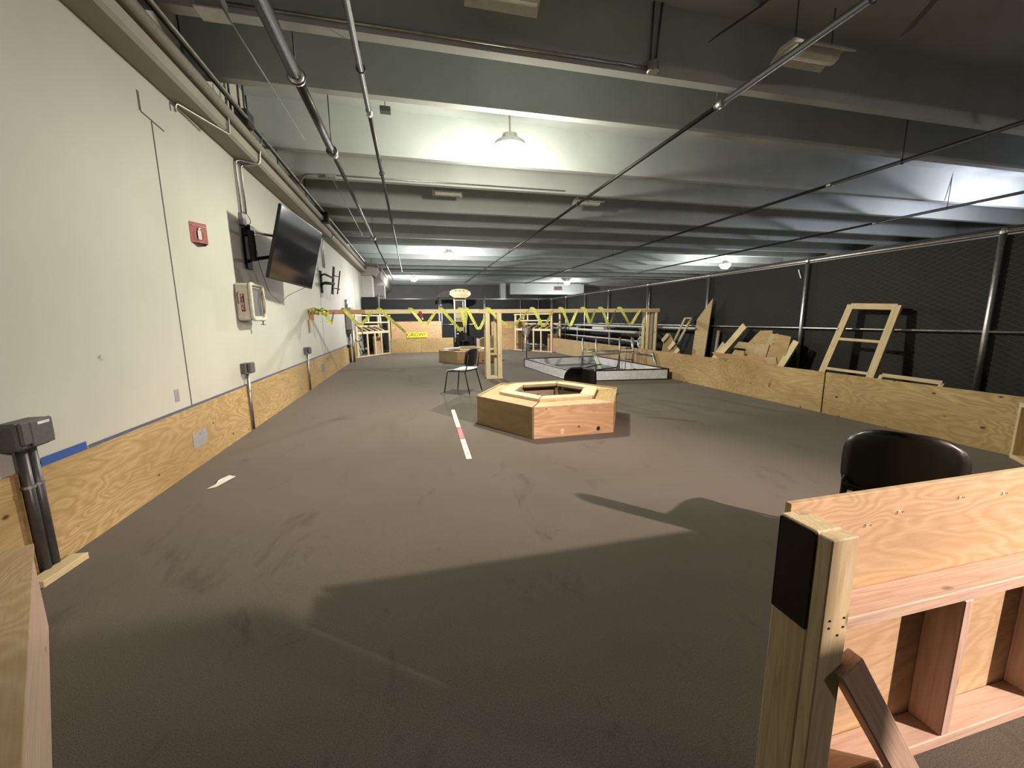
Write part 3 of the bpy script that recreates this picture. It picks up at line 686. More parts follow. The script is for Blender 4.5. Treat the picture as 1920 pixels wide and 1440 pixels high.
BY = 18.45
def back_fence(x0, x1, xs, label):
    t = thing('chain_link_fence', label, 'fence', (x0, BY, 0))
    tubeo('top_rail', [(x0, BY, FZ), (x1, BY, FZ)], .021, 'galv', t, 10)
    tubeo('mid_rail', [(x0, BY, 1.12), (x1, BY, 1.12)], .019, 'galv', t, 10)
    for x in xs: tubeo('fence_post', [(x, BY, 0), (x, BY, FZ+(.12 if x in (1.18, 3.28) else .02))], .032, 'galv', t, 12)
    wbox('privacy_screen', (x0, BY+.03, .03), (x1, BY+.034, FZ-.03), 'screen', t)
back_fence(-2.0, 1.18, [-1.95, 1.18], 'back fence panel with dark screen behind the leaning plywood, left of the gate')
back_fence(3.28, 6.45, [3.28, 4.96, 5.84], 'back fence panel with dark screen right of the gate')
t = thing('fence_gate', 'double chain link gate with dark screen in the back fence', 'gate', (1.25, BY-.08, 0))
for x0, x1 in ((1.30, 2.20), (2.26, 3.20)):
    for x in (x0, x1): tubeo('gate_stile', [(x, BY-.06, .05), (x, BY-.06, FZ)], .022, 'galv', t, 10)
    for zz in (.07, 1.12, FZ): tubeo('gate_rail', [(x0, BY-.06, zz), (x1, BY-.06, zz)], .02, 'galv', t, 10)
    wbox('privacy_screen', (x0, BY-.03, .08), (x1, BY-.027, FZ-.03), 'screen', t)
tubeo('hinge', [(1.18, BY-.02, 1.98), (1.31, BY-.06, 1.98)], .03, 'galv', t, 8)
tubeo('hinge', [(3.20, BY-.06, 1.98), (3.28, BY-.02, 1.98)], .03, 'galv', t, 8)
# black screened section by the white wall and crossing poles
t = thing('screen_panel', 'black screened panel standing against the far end of the white wall', 'screen panel', (-1.9, 17.4, 0))
wbox('screen_sheet', (-2.0, 17.85, .1), (-1.38, 17.88, 2.30), 'black', t); tubeo('frame_pole', [(-1.30, 17.9, .02), (-1.34, 17.95, 2.42)], .03, 'galv', t, 8)
tubeo('frame_pole', [(-1.18, 17.9, .02), (-1.36, 17.95, 2.32)], .02, 'steel', t, 8)
# unseen screened fence added behind the camera to shade the near floor
t = thing('chain_link_fence', 'unseen screened fence added behind the camera to shade the near floor', 'fence', (-2.0, -.55, 0))
for x in (-1.98, .5, 2.42): tubeo('fence_post', [(x, -.55, 0), (x, -.55, 1.75)], .03, 'galv', t, 10)
tubeo('top_rail', [(-1.98, -.55, 1.75), (2.45, -.55, 1.75)], .021, 'galv', t, 10)
wbox('privacy_screen', (-2.0, -.53, .03), (2.45, -.526, 1.73), 'screen', t)

o = board('plywood_sheet', (2.40, -.50, .74), (2.565, -.50, .74), 1.48, .018, 'ply', None); tag(o, 'unseen narrow plywood sheet added at the end of the fence behind the camera to shade the floor', 'plywood sheet')  # unseen sheet, added to keep the flood light off the near floor
# ------------------------------------------------------------------ hexagon boxes
def hexagon(label, cx, cy):
    t = thing('hexagon_box', label, 'plywood box', (cx, cy, 0), group='plywood hexagon boxes')
    R0 = 1.0; H0 = .352
    def pt(k, r): a = -2*PI/3 + k*PI/3; return Vector((r*math.cos(a), r*math.sin(a), 0))
    O = Vector((cx, cy, 0))
    mats = ['ply_red', 'ply', 'ply_plain', 'ply', 'ply_plain', 'ply_plain']
    for k in range(6):
        a, b = pt(k, R0), pt(k+1, R0); d = (b-a).normalized(); inn = -(a+b).normalized()
        g = .008
        hh = H0 + (.0 if k in (0, 5) else .022)
        p = a + d*g + inn*.009; q = b - d*g + inn*.009
        board('side_panel', O+p+Vector((0,0,hh/2+.003)), O+q+Vector((0,0,hh/2+.003)), hh, .018, mats[k], t, bev=.001)
        # top shelf: mitred trapezoid between the outer edge and the raised ring
        ro, ri = (R0 if k in (0, 5) else R0-.022), .60
        zz = H0+.009 if k in (0, 5) else H0-.004
        A, B, C_, D_ = pt(k, ro)+d*g, pt(k+1, ro)-d*g, pt(k+1, ri)-d*g, pt(k, ri)+d*g
        poly3('top_board', [O+v+Vector((0,0,zz)) for v in (A, B, C_, D_)], (0,0,1), .018, 'ply_clean' if k != 1 else 'ply', t)
        A, B, C_, D_ = pt(k, .70)+d*g, pt(k+1, .70)-d*g, pt(k+1, .50)-d*g, pt(k, .50)+d*g
        poly3('ring_board', [O+v+Vector((0,0,H0+.018+.019)) for v in (A, B, C_, D_)], (0,0,1), .038, 'lum_y' if k != 0 else 'lum', t)
        # inner studs and inner ledger
        for s in (.03, .97):
            c = pt(k, .56).lerp(pt(k+1, .56), s)
            board('inner_stud', O+c+Vector((0,0,.02)), O+c+Vector((0,0,H0-.02)), .038, .07, 'lum_p', t, up=tuple(d))
        board('inner_rail', O+pt(k, .58)+Vector((0,0,.26)), O+pt(k+1, .58)+Vector((0,0,.26)), .085, .030, 'lum_p', t)
    # wood plugs in the lower part of the front face
    for x, mm in ((.10-.25, 'lum_y'), (.30, 'dark')):
        bm = BM(); lathe_into(bm, [(0, .002), (.024, .002), (.024, 0), (0, 0)], 16)
        o = mesh_obj('wood_plug', bm, mm, t, Matrix.Translation((cx+x, cy-.866+.0005, .068)) @ Matrix.Rotation(PI/2, 4, 'X') @ Matrix.Diagonal((1, 1.5 if x < 0 else 1.1, 1, 1)))
        o['label'] = 'pale oval wood plug' if x < 0 else 'dark round knot'
    return t
hx = hexagon('plywood hexagon box with raised rim in the middle foreground', 1.76, 5.05)
copy_tree(hx, Matrix.Translation((1.78, 13.15, 0)), 'distant plywood hexagon box behind the black chair')
t = thing('white_board', 'white topped board lying on the distant hexagon box', 'board', (1.2, 12.8, .41))
board('lid_board', (.92, 12.75, .43), (1.42, 12.75, .455), .30, .03, 'white', t, up=(0, 1, 0))
o = board('wood_offcut', (1.42, 12.9, .445), (1.95, 12.95, .445), .09, .06, 'lum_y', None); tag(o, 'short timber offcut lying on the distant hexagon box', 'wood offcut')
t = thing('plywood_crate', 'open plywood crate with chamfered corner behind the distant hexagon box', 'crate', (2.75, 15.2, 0))
poly3('side_panel', [(2.45, 15.2, 0), (3.25, 15.2, 0), (3.25, 15.2, .72), (2.85, 15.2, .72), (2.45, 15.2, .60)], (0, 1, 0), .018, 'ply_plain', t)
board('side_panel', (2.44, 15.22, .3), (2.44, 15.8, .3), .6, .018, 'lum_p', t); board('edge_strip', (2.45, 15.18, .60), (2.85, 15.18, .72), .03, .02, 'lum_y', t)
board('edge_strip', (2.455, 15.18, .01), (2.455, 15.18, .6), .05, .02, 'lum_y', t, up=(1,0,0))

# ------------------------------------------------------------------ chairs
def chair(label, loc, rotz, z0=.53, wd=.22, taper=.14, z1=.83, up_=.74):
    """stacking chair, faces local -Y; backrest on +Y side"""
    t = thing('stacking_chair', label, 'chair', loc, rotz, 'black stacking chairs')
    bm = BM(); N = 10
    vv = {}
    for i in range(N+1):
        for j in range(N+1):
            u = i/N*2-1; v = j/N*2-1; x = .215*u*(1-.04*v*v); y = .21*v
            z = .45 + .012*u*u + (-.03*max(0, -v)**3) + .012*max(0, v)**2
            vv[i, j] = bm.verts.new((x, y, z))
    for i in range(N):
        for j in range(N): bm.faces.new((vv[i, j], vv[i+1, j], vv[i+1, j+1], vv[i, j+1]))
    o = mesh_obj('seat', bm, 'whitep' if 'pale' in label else 'black', t, smooth=True)  # pale seat colour paints in light reflected off a black seat
    m_ = o.modifiers.new('thick', 'SOLIDIFY'); m_.thickness = .014; m_.offset = 1
    bm = BM(); vv = {}
    for i in range(13):
        for j in range(11):
            u = i/12*2-1; v = j/10
            # rounded rectangle outline
            e = abs(2*v-1)**4; x = wd*u*(1-taper*e)
            z = z0 + (z1-z0)*v; zc = (z1+z0)/2
            if abs(u) > .0: z = zc+(z-zc)*(1-.12*abs(u)**4)
            y = .22 + .05*v - .055*u*u
            vv[i, j] = bm.verts.new((x, y, z))
    for i in range(12):
        for j in range(10): bm.faces.new((vv[i, j], vv[i+1, j], vv[i+1, j+1], vv[i, j+1]))
    o = mesh_obj('backrest', bm, 'black', t, smooth=True)
    m_ = o.modifiers.new('thick', 'SOLIDIFY'); m_.thickness = .016
    for s in (-1, 1):
        bm = BM(); tube_into(bm, arc([(s*.235, -.25, .035), (s*.205, -.19, .435), (s*.205, .16, .44)], .04), .0105, 8); lg1 = mesh_obj('leg', bm, 'blackmetal', t, smooth=True)
        bm = BM(); tube_into(bm, arc([(s*.235, .27, .035), (s*.205, .17, .43), (s*.205, .205, .50), (s*.20, .245*up_/.74+.0, up_)], .04), .0105, 8); lg2 = mesh_obj('leg', bm, 'blackmetal', t, smooth=True)
        for yy in (-.2505, .2705):
            bm = BM(); tube_into(bm, [(s*.2375, yy*1.015, .0), (s*.235, yy, .045)], .0125, 8); mesh_obj('leg_tip', bm, 'chrome', lg1 if yy < 0 else lg2)
    bm = BM(); tube_into(bm, [(-.205, -.15, .437), (.205, -.15, .437)], .009, 8); tube_into(bm, [(-.205, .15, .437), (.205, .15, .437)], .009, 8); mesh_obj('cross_bar', bm, 'blackmetal', t)
    return t
c0 = chair('black chair, seat painted pale as reflected light, standing alone left of the tall timber post', (.84, 7.22, 0), math.radians(-127))
ch2 = chair('black chair behind the foreground plywood wall, only its curved back showing', (2.44, 1.455, 0), math.radians(122), .40, .225, .3, .80, .52)
t = thing('stacking_chair', 'black chair tipped over behind the hexagon box, legs in the air', 'chair', (0,0,0), 0, 'black stacking chairs')
bpy.data.objects.remove(t, do_unlink=True)
Rt = Matrix.Translation((3.45, 6.60, .25)) @ Matrix.Rotation(math.radians(8), 4, 'Z') @ Matrix(((0,0,-1,0),(0,1,0,0),(1,0,0,0),(0,0,0,1)))
copy_tree(ch2, Rt, 'black chair tipped over on its side behind the hexagon box')
copy_tree(ch2, Matrix.Translation((2.15, 17.15, 0)) @ Matrix.Rotation(math.radians(20), 4, 'Z'), 'distant black chair in front of the fence gate')

# ------------------------------------------------------------------ timber rail and posts
t = thing('timber_rail', 'long horizontal timber rail spanning from the white wall across the field', 'timber rail', (-2.0, 9.0, 1.52))
RYr = 9.0
board('rail_board', (-2.03, RYr, 1.525), (-.95, RYr, 1.525), .089, .038, 'lum_r', t)
board('rail_board', (-.95, RYr, 1.525), (1.45, RYr, 1.525), .089, .038, 'lum_y', t)
board('rail_board', (1.45, RYr, 1.520), (6.02, RYr, 1.520), .089, .038, 'lum', t)
board('rail_end_block', (-1.98, RYr-.04, 1.36), (-1.98, RYr-.04, 1.57), .089, .038, 'lum_r', t, up=(1,0,0))
board('wall_cleat', (-2.005, 8.93, 1.13), (-2.005, 8.93, 1.38), .089, .038, 'lum_p', t, up=(0,1,0))
# tower of studs under the rail
t = thing('stud_tower', 'tall narrow tower of studs holding the timber rail up mid-floor', 'timber tower', (1.75, 9.03, 0))
yf, yb_ = 8.90, 9.14
for x, y in ((1.625, yf), (1.895, yf), (1.66, yb_), (1.86, yb_)):
    m_ = 'lum_y' if y == yf else 'lum'
    board('stud', (x, y, .038), (x, y, 1.475), .10, .038, m_, t, up=(1, 0, 0))
board('stud', (1.585, 9.0, .038), (1.585, 9.0, 1.10), .089, .038, 'lum', t, up=(0,1,0))
board('bottom_plate', (1.57, 8.91, .019), (1.95, 8.91, .019), .038, .10, 'lum_y', t)
board('bottom_plate', (1.57, 9.14, .019), (1.95, 9.14, .019), .038, .10, 'lum_y', t)
board('middle_plate', (1.66, 9.06, .55), (1.86, 9.06, .55), .05, .04, 'lum', t)
# four end posts behind the low wall
for i, (px, py, m_, lab) in enumerate(((5.68, 9.16, 'lum_y', 'leftmost of four posts under the right end of the timber rail'), (5.76, 9.10, 'lum_y', 'second from the left of four posts under the right end of the rail'),
                              (5.85, 9.07, 'lum_g', 'greyish third of four posts under the right end of the rail'), (5.93, 9.02, 'lum_y', 'rightmost of four posts under the right end of the timber rail'))):
    o = board('timber_post', (px, py, 0), (px+.02, py, 1.47), .075, .055, m_, None, up=(.5, -.8, 0))
    tag(o, lab, 'timber post', 'posts under the right end of the rail')

# caution tape looped over the rail
def ribbon_into(bm, pts, w, twist0, twist1, uvl):
    prev = None; L = 0; n_ = len(pts)
    for i, p in enumerate(pts):
        p = Vector(p); d = (Vector(pts[min(i+1, n_-1)]) - Vector(pts[max(i-1, 0)])).normalized()
        a = twist0+(twist1-twist0)*i/(n_-1)
        s = d.cross(Vector((0, 1, 0)))
        s = s.normalized() if s.length > 1e-4 else Vector((1, 0, 0))
        s = s*math.cos(a) + Vector((0, 1, 0))*math.sin(a)
        if i: L += (p-Vector(pts[i-1])).length
        cur = (bm.verts.new(p-s*w/2), bm.verts.new(p+s*w/2), L)
        if prev:
            f = bm.faces.new((prev[0], prev[1], cur[1], cur[0]))
            for lp, uv in zip(f.loops, ((prev[2], 0), (prev[2], 1), (cur[2], 1), (cur[2], 0))): lp[uvl].uv = uv
        prev = cur
def tape():
    bm = BM(); uvl = bm.loops.layers.uv.new('UVMap')
    loops = [(600,614,.15,.2), (632,676,.17,.9), (690,728,.30,.5), (742,783,.20,1.1), (795,826,.30,.4), (829,838,.24,.5), (840,877,.30,.7), (880,955,.27,.5), (965,1003,.27,.3), (1022,1052,.26,.6), (1068,1090,.22,.2), (1105,1134,.26,.8), (1146,1188,.25,.4)]
    X = lambda px: (px-575)/81.8-2.03
    yy = RYr-.03
    prev_end = None
    for i, (p0, p1, sag, tw) in enumerate(loops):
        x0, x1 = X(p0), X(p1); pts = []
        # wrap over the rail front, then hang in a V-shaped catenary
        for k in range(17):
            f = k/16; s = min(1.0, 1.18*(1-abs(2*f-1)))
            xx = x0+(x1-x0)*f
            if i in (2, 4): s = f*1.15
            pts.append((xx, yy-.012*math.sin(f*6), 1.535 - (sag+.09)*s))
        ribbon_into(bm, pts, .068, (tw-.6)*.8, (.6-tw)*.8+(.9 if i % 3 == 0 else -.7), uvl)
        # band across the rail face and over its top
        x = x0-.03
        ribbon_into(bm, [(x+.09, yy+.003, 1.49), (x+.05, yy-.002, 1.53), (x, yy+.003, 1.574), (x-.02, RYr, 1.580), (x-.05, RYr+.03, 1.56)], .07, .15, .15, uvl)
    # crumpled wrap at the wall end
    for j in range(5):
        c = (-2.0+.07*j, yy-.02, 1.53+.02*(j % 2))
        ribbon_into(bm, [(c[0]+.07*math.cos(a), c[1]-.02+.02*math.sin(2*a), c[2]+.05*math.sin(a)) for a in [k*2*PI/12 for k in range(13)]], .05, .4*j, .4*j+2, uvl)
    o = mesh_obj('caution_tape', bm, 'tape'); tag(o, 'yellow caution tape looped along the timber rail', 'tape')
tape()
t = thing('red_tag', 'red tag with a white tip hanging from the timber rail', 'tag', (.19, 8.95, 1.5))
poly3('tag_body', [(.14, 8.955, 1.53), (.20, 8.955, 1.53), (.235, 8.955, 1.39), (.19, 8.955, 1.385)], (0, 1, 0), .006, 'red', t)
poly3('tag_tip', [(.192, 8.955, 1.384), (.233, 8.955, 1.389), (.232, 8.955, 1.35), (.212, 8.955, 1.35)], (0, 1, 0), .006, 'paper', t)

# ------------------------------------------------------------------ far end: plywood boards, frames
BYP = 17.15
t = thing('plywood_backboard', 'wide plywood board, upper sheet behind the yellow sign', 'plywood board', (-.85, BYP, 0))
board('plywood_sheet', (-.86, BYP+.03, .92), (1.18, BYP+.03, .92), .72, .018, 'ply_red', t)
for x in (-.7, 1.0): board('stud', (x, BYP+.09, 0), (x, BYP+.09, 1.25), .038, .089, 'lum', t, up=(1,0,0))
t = thing('plywood_barrier', 'low plywood wall under the yellow sign at the far end', 'plywood wall', (-.9, BYP, 0))
board('plywood_sheet', (-.9, BYP, .295), (.32, BYP, .295), .59, .018, 'ply', t); board('plywood_sheet', (.325, BYP, .295), (1.65, BYP, .295), .59, .018, 'ply', t)
t = thing('yellow_sign', 'bright yellow card with black handwriting on the far plywood', 'sign', (.16, BYP-.02, .7))
sc_ = wbox('sign_card', (-.25, BYP-.012, .625), (.58, BYP-.004, .84), 'yellow', t)
text_obj('handwriting', 'GRGW?', .21, 'ink', sc_, frame_mat((.13, BYP-.013, .735), (1,0,.0), (0,0,1)), 1.05)
t = thing('plywood_backboard', 'plywood board with dents at the far end, right of the stud tower', 'plywood board', (3.2, BYP, 0))
board('plywood_sheet', (3.3, BYP, .62), (4.95, BYP, .62), 1.24, .018, 'ply_red', t)
for x in (3.4, 4.6): board('stud', (x, BYP+.06, 0), (x, BYP+.06, 1.2), .038, .089, 'lum', t, up=(1,0,0))
def station(A, B, label):
    """sloped-shelf stud frame standing between floor points A and B, open side to the field"""
    A = Vector((*A, 0)); B = Vector((*B, 0)); d = (B-A).normalized(); nn = Vector((d.y, -d.x, 0))   # toward the field
    if nn.y > 0: nn = -nn
    L = (B-A).length; bk = -nn
    t = thing('timber_stand', label, 'stud frame', A, group='stud frames at the far corners')
    P = lambda s, z, o=0.0: A + d*s + bk*o + Vector((0, 0, z))
    for s in (.02, L-.02):
        for o in (0, .5): board('post', P(s, .038, o), P(s, 1.52, o), .089, .05, 'lum_y', t, up=tuple(d))
    for s in (L*.30, L*.52, L*.72): board('stud', P(s, .038), P(s, .86), .07, .04, 'lum_y', t, up=tuple(d))
    for s in (L*.36, L*.66): board('stud', P(s, 1.28), P(s, 1.50), .07, .04, 'lum_y', t, up=tuple(d))
    board('bottom_plate', P(-.1, .019), P(L+.05, .019), .038, .089, 'lum_y', t)
    board('top_plate', P(-.05, 1.525), P(L+.06, 1.525), .045, .089, 'lum_y', t)
    board('upper_rail', P(0, 1.265), P(L, 1.265), .05, .05, 'lum_y', t)
    board('shelf_rail', P(0, .89), P(L, .89), .09, .05, 'lum_y', t)
    board('shelf_rail', P(0, 1.12, .5), P(L, 1.12, .5), .07, .05, 'lum_y', t)
    for k in range(1, 6): board('shelf_slat', P(L*k/6, .94, .02), P(L*k/6, 1.12, .5), .05, .05, 'lum_y', t)
    for o in (.25,): board('side_rail', P(.02, .25, 0), P(.02, .25, .5), .07, .04, 'lum', t)
    board('low_rail', P(.1, .25, .48), P(L*.6, .25, .48), .08, .03, 'lum_g', t)
    poly3('back_panel', [P(L*.72, 0, .4), P(L-.05, 0, .4), P(L-.05, .7, .4), P(L*.72, .7, .4)], nn, .018, 'ply_red', t)
    return t
station((-2.0, 15.55), (-.93, 17.2), 'open stud frame with sloped slats in the far left corner')
station((4.33, 17.0), (5.36, 15.15), 'open stud frame with sloped slats and grey buckets at the far right corner')
# things at the right frame
for (x, y, z, lab) in ((4.62, 16.15, .70, 'grey bucket hung high on the far right stud frame'), (4.60, 16.15, .04, 'grey bucket on the floor at the far right stud frame')):
    t = thing('bucket', lab, 'bucket', (x, y, z), group='grey buckets at the right stud frame')
    bm = BM(); lathe_into(bm, [(0, 0), (.10, 0), (.15, .27), (.16, .28), (.15, .285), (.095, .02), (0, .02)], 16); bb_ = mesh_obj('bucket_body', bm, 'lightgrey', t, smooth=False)
    bm = BM(); tube_into(bm, [(.15*math.cos(a), 0, .27+.13*math.sin(a)) for a in [k*PI/10 for k in range(11)]], .006, 6); mesh_obj('bucket_handle', bm, 'steel', t)
tag(tubeo('bucket_pole', [(4.42, 16.1, 0), (4.42, 16.1, 1.02)], .02, 'blackmetal'), 'dark pole holding the upper grey bucket', 'pole')

# lift machine beyond the gate
t = thing('lift_machine', 'tall machine with yellow rounded head and twin mast rails at the gate', 'machine', (2.05, 17.85, 0))
Y0 = 17.85
for x in (1.81, 2.28): wbox('mast_rail', (x-.03, Y0-.05, .35), (x+.03, Y0+.05, 2.28), 'galv', t, .004)
wbox('mast_rail', (2.17, Y0-.03, .6), (2.20, Y0+.03, 2.25), 'galv', t)
bm = BM(); prism_into(bm, [(1.60, 2.52), (1.72, 2.60), (2.0, 2.64), (2.3, 2.62), (2.50, 2.52), (2.47, 2.34), (2.30, 2.26), (1.80, 2.26), (1.66, 2.34)], Y0-.25, Y0+.25, lambda a, b, h: (a, h, b))
mesh_obj('machine_head', bm, 'machine', t, Matrix())
for k in range(9): wbox('head_grille_bar', (1.80+.055*k, Y0-.262, 2.33), (1.825+.055*k, Y0-.252, 2.44), 'tanpipe', t)
for x in (1.66, 2.44):
    bm = BM(); lathe_into(bm, [(0, -.02), (.06, -.01), (.065, 0.02), (0, .02)], 14); mesh_obj('round_lamp', bm, 'white', t, Matrix.Translation((x, Y0-.262, 2.42)) @ Matrix.Rotation(-PI/2, 4, 'X'))
for k in range(3): wbox('head_slot', (1.82+.17*k, Y0-.256, 2.54), (1.90+.17*k, Y0-.2505, 2.57), 'ink', t)
bm = BM(); prism_into(bm, [(1.08, 2.30), (1.20, 2.45), (1.36, 2.54), (1.62, 2.60), (1.64, 2.30), (1.20, 2.28)], Y0-.05, Y0+.20, lambda a, b, h: (a, h, b)); mesh_obj('head_side_shell', bm, 'dark', t, Matrix())
wbox('lower_collar', (1.84, Y0-.08, 2.14), (2.24, Y0+.08, 2.24), 'machine', t, .01)
wbox('carriage_plate', (1.84, Y0-.09, 1.24), (2.24, Y0-.03, 1.60), 'machine', t, .005)
for k in range(6): wbox('carriage_slot', (1.87+.06*k, Y0-.094, 1.30), (1.895+.06*k, Y0-.0905, 1.42), 'ink', t)
wbox('mast_core', (1.85, Y0-.02, .3), (2.24, Y0+.06, 2.2), 'black', t)
wbox('carriage_plate', (1.88, Y0-.09, .84), (2.16, Y0-.03, 1.0), 'machine', t, .005)
wbox('status_bar', (1.88, Y0-.1, .70), (2.06, Y0-.03, .74), 'white', t)
bm = BM(); box_into(bm, (2.2, Y0, .30), (.8, .5, .6), None, .05); mesh_obj('machine_base', bm, 'black', t, Matrix())

# ------------------------------------------------------------------ low arena (pool) with white walls
AP = [(3.27, 7.92), (3.03, 10.86), (5.24, 10.9), (5.38, 7.62)]
t = thing('low_arena', 'low square arena with white panels and black edging behind the hexagon box', 'arena', (3.27, 7.92, 0))
H1 = .24
for i in range(4):
    a = Vector((*AP[i], 0)); b = Vector((*AP[(i+1) % 4], 0)); d = (b-a).normalized()
    k = 4 if i == 0 else 3
    for j in range(k):
        p = a.lerp(b, j/k)+d*.004; q = a.lerp(b, (j+1)/k)-d*.004
        board('wall_panel', p+Vector((0,0,H1/2)), q+Vector((0,0,H1/2)), H1-.03, .02, 'whitep', t, bev=.001)
    board('top_edging', a+Vector((0,0,H1-.008)), b+Vector((0,0,H1-.008)), .022, .034, 'black', t); board('bottom_edging', a+Vector((0,0,.011)), b+Vector((0,0,.011)), .022, .034, 'black', t)
    bm = BM(); box_into(bm, (0,0,H1/2), (.04, .04, H1), None, .003); mesh_obj('corner_post', bm, 'galv' if i == 0 else 'black', t, Matrix.Translation(a))
poly3('floor_mat', [(3.29, 7.94, .008), (3.05, 10.84, .008), (5.22, 10.88, .008), (5.36, 7.64, .008)], (0,0,1), .012, 'lightgrey', t)
tag(tubeo('marker_pole', [(3.07, 10.80, .015), (3.07, 10.80, .92)], .014, 'iron2'), 'thin dark pole at the far left corner of the white arena', 'pole')
def pipeframe(x0, x1, y, dy, label, z1=.86):
    t = thing('pipe_frame', label, 'pipe frame', (x0, y, .015), group='grey pipe frames in the arena')
    for x in (x0, x1):
        tubeo('upright', [(x, y, .015), (x, y, z1)], .022, 'steel', t, 8)
        tubeo('upright', [(x+.32, y+dy, .015), (x+.32, y+dy, z1-.02)], .022, 'steel', t, 8)
        tubeo('splayed_foot', [(x, y, .38), (x-.12, y-.1, .02)], .018, 'iron2', t, 8)
        for zz in (.30, .58): tubeo('side_rail', [(x, y, zz), (x+.32, y+dy, zz-.02)], .014, 'steel', t, 8)
    for zz in (.50, .42): tubeo('cross_rail', [(x0, y, zz), (x1, y, zz+.02)], .014, 'steel', t, 8)
    tubeo('cross_rail', [(x0+.32, y+dy, .5), (x1+.32, y+dy, .48)], .014, 'steel', t, 8)
pipeframe(4.10, 5.14-.02, 9.3, -.1, 'grey pipe frame standing inside the white arena')
o = thing('white_tube', 'white tube leaning on the pipe frame inside the arena', 'tube', (4.4, 9.2, .02)); tubeo('tube_body', [(4.50, 9.05, .04), (4.41, 9.22, .40)], .05, 'white', o, 12)
tubeo('tube_collar', [(4.415, 9.21, .385), (4.40, 9.235, .42)], .054, 'lightgrey', o, 12)
for (x, y, m_, s, lab) in ((4.55, 8.6, 'red', .16, 'red part lying in the white arena beside the white tube'), (4.85, 8.55, 'orange', .13, 'orange part lying in the white arena'), (4.3, 8.7, 'darkred', .12, 'dark red scrap lying in the white arena'), (5.1, 8.5, 'black', .13, 'black wheel-like part lying in the white arena')):
    t = thing('arena_part', lab, 'part', (x, y, .015))
    bm = BM(); box_into(bm, (0, 0, .035), (s*1.6, s, .055), Matrix.Rotation(x*3, 3, 'Z'), .012); mesh_obj('part_base', bm, m_, t)
    bm = BM(); lathe_into(bm, [(0, .06), (s*.35, .06), (s*.4, .09), (s*.2, .13), (0, .13)], 14); mesh_obj('part_hub', bm, m_, t)
# pipe frame lying further right, against the low wall
t = thing('pipe_frame', 'grey pipe frame with a diagonal brace leaning at the low wall behind the arena', 'pipe frame', (5.4, 8.6, 0))
tubeo('upright', [(5.44, 9.15, .0), (5.42, 9.25, .86)], .020, 'steel', t, 8); tubeo('upright', [(5.30, 9.3, 0), (5.30, 9.3, .62)], .016, 'steel', t, 8)
tubeo('upright', [(5.45, 8.05, 0), (5.46, 8.35, .52)], .024, 'steel', t, 8); tubeo('cross_rail', [(5.42, 9.2, .50), (5.45, 8.3, .48)], .014, 'steel', t, 8)
tubeo('cross_rail', [(5.30, 9.3, .60), (5.44, 9.2, .58)], .014, 'steel', t, 8); tubeo('brace', [(5.44, 8.6, .56), (5.44, 7.9, .06)], .010, 'steel', t, 8)

# floor items
t = thing('tape_strip', 'white and red paper measuring strip stuck to the floor left of the hexagon box', 'floor strip', (.5, 4.9, 0))
p0, p1 = Vector((.528, 5.95, .002)), Vector((.474, 3.74, .002))
f1, f2 = .56, .86
def fseg(a, b, m_, nm): return board(nm, p0.lerp(p1, a), p0.lerp(p1, b), .0015, .055, m_, t, bev=0)
fseg(0, .46, 'paper', 'white_section'); fseg(.46, .70, 'red', 'red_section'); fseg(.70, 1, 'paper', 'white_section')
for f in (.06, .13, .22, .33, .4, .78, .86, .93):
    c = p0.lerp(p1, f); bm = BM(); box_into(bm, (0,0,.0014), (.018, .025, .0008)); box_into(bm, (.012, .012, .0014), (.01, .008, .0008)); mesh_obj('printed_mark', bm, 'lum_g', t, Matrix.Translation(c))
t = thing('paper_scrap', 'torn pale paper scrap on the floor near the wainscot', 'paper scrap', (-1.65, 3.72, 0))
bm = BM(); vs2 = [bm.verts.new(v) for v in ((-1.70, 3.60, .003), (-1.64, 3.62, .006), (-1.57, 3.82, .012), (-1.63, 3.84, .02), (-1.67, 3.74, .02), (-1.665, 3.68, .01))]; bm.faces.new(vs2)
o = mesh_obj('scrap_sheet', bm, 'paper', t, Matrix()); sm = o.modifiers.new('thick', 'SOLIDIFY'); sm.thickness = .0015
o = board('floor_tape', (3.05, 4.75, .001), (3.55, 4.35, .001), .001, .02, 'darkred', None, bev=0); tag(o, 'faint dark red tape line on the floor right of the hexagon box', 'floor tape')
rr_ = random.Random(3)
for (x, y) in ((-.95, 1.65), (-.55, 1.15), (-.1, 1.35), (-1.0, 2.7), (.05, 2.1), (2.4, 2.3), (-1.3, 2.4)):
    pass

# ------------------------------------------------------------------ stored wood between the low wall and the fence
def leaning_frame():
    t = thing('window_frame', 'tall pale wooden frame like a ladder leaning on the right fence', 'wooden frame', (6.2, 4.4, 0))
    B1, B2 = Vector((5.95, 4.83, .02)), Vector((5.95, 4.13, .02)); T1, T2 = Vector((6.36, 4.68, 1.50)), Vector((6.36, 4.08, 1.47))
    nn = (T1-B1).cross(B2-B1).normalized()
    board('stile', B1, T1, .10, .04, 'lum', t, up=tuple((B2-B1))); board('stile', B2, T2, .10, .04, 'lum', t, up=tuple((B2-B1)))
    for f, w_ in ((.985, .085), (.66, .04), (.36, .04), (.06, .085)):
        board('cross_rail', B1.lerp(T1, f), B2.lerp(T2, f), w_, .038, 'lum', t, up=tuple(T1-B1))
    return t
leaning_frame()
t = thing('flat_frame', 'low wooden frame lying behind the low wall near the right edge', 'wooden frame', (6.1, 3.6, 0))
a, b = Vector((6.08, 3.97, .55)), Vector((6.08, 3.33, .54)); dn = Vector((-.12, .12, -.54))
board('frame_rail', a, b, .05, .035, 'lum', t, up=tuple(dn)); board('frame_rail', a+dn, b+dn, .05, .035, 'lum', t, up=tuple(dn))
for p in (a, b): board('frame_stile', p, p+dn, .05, .035, 'lum', t, up=tuple(a-b))
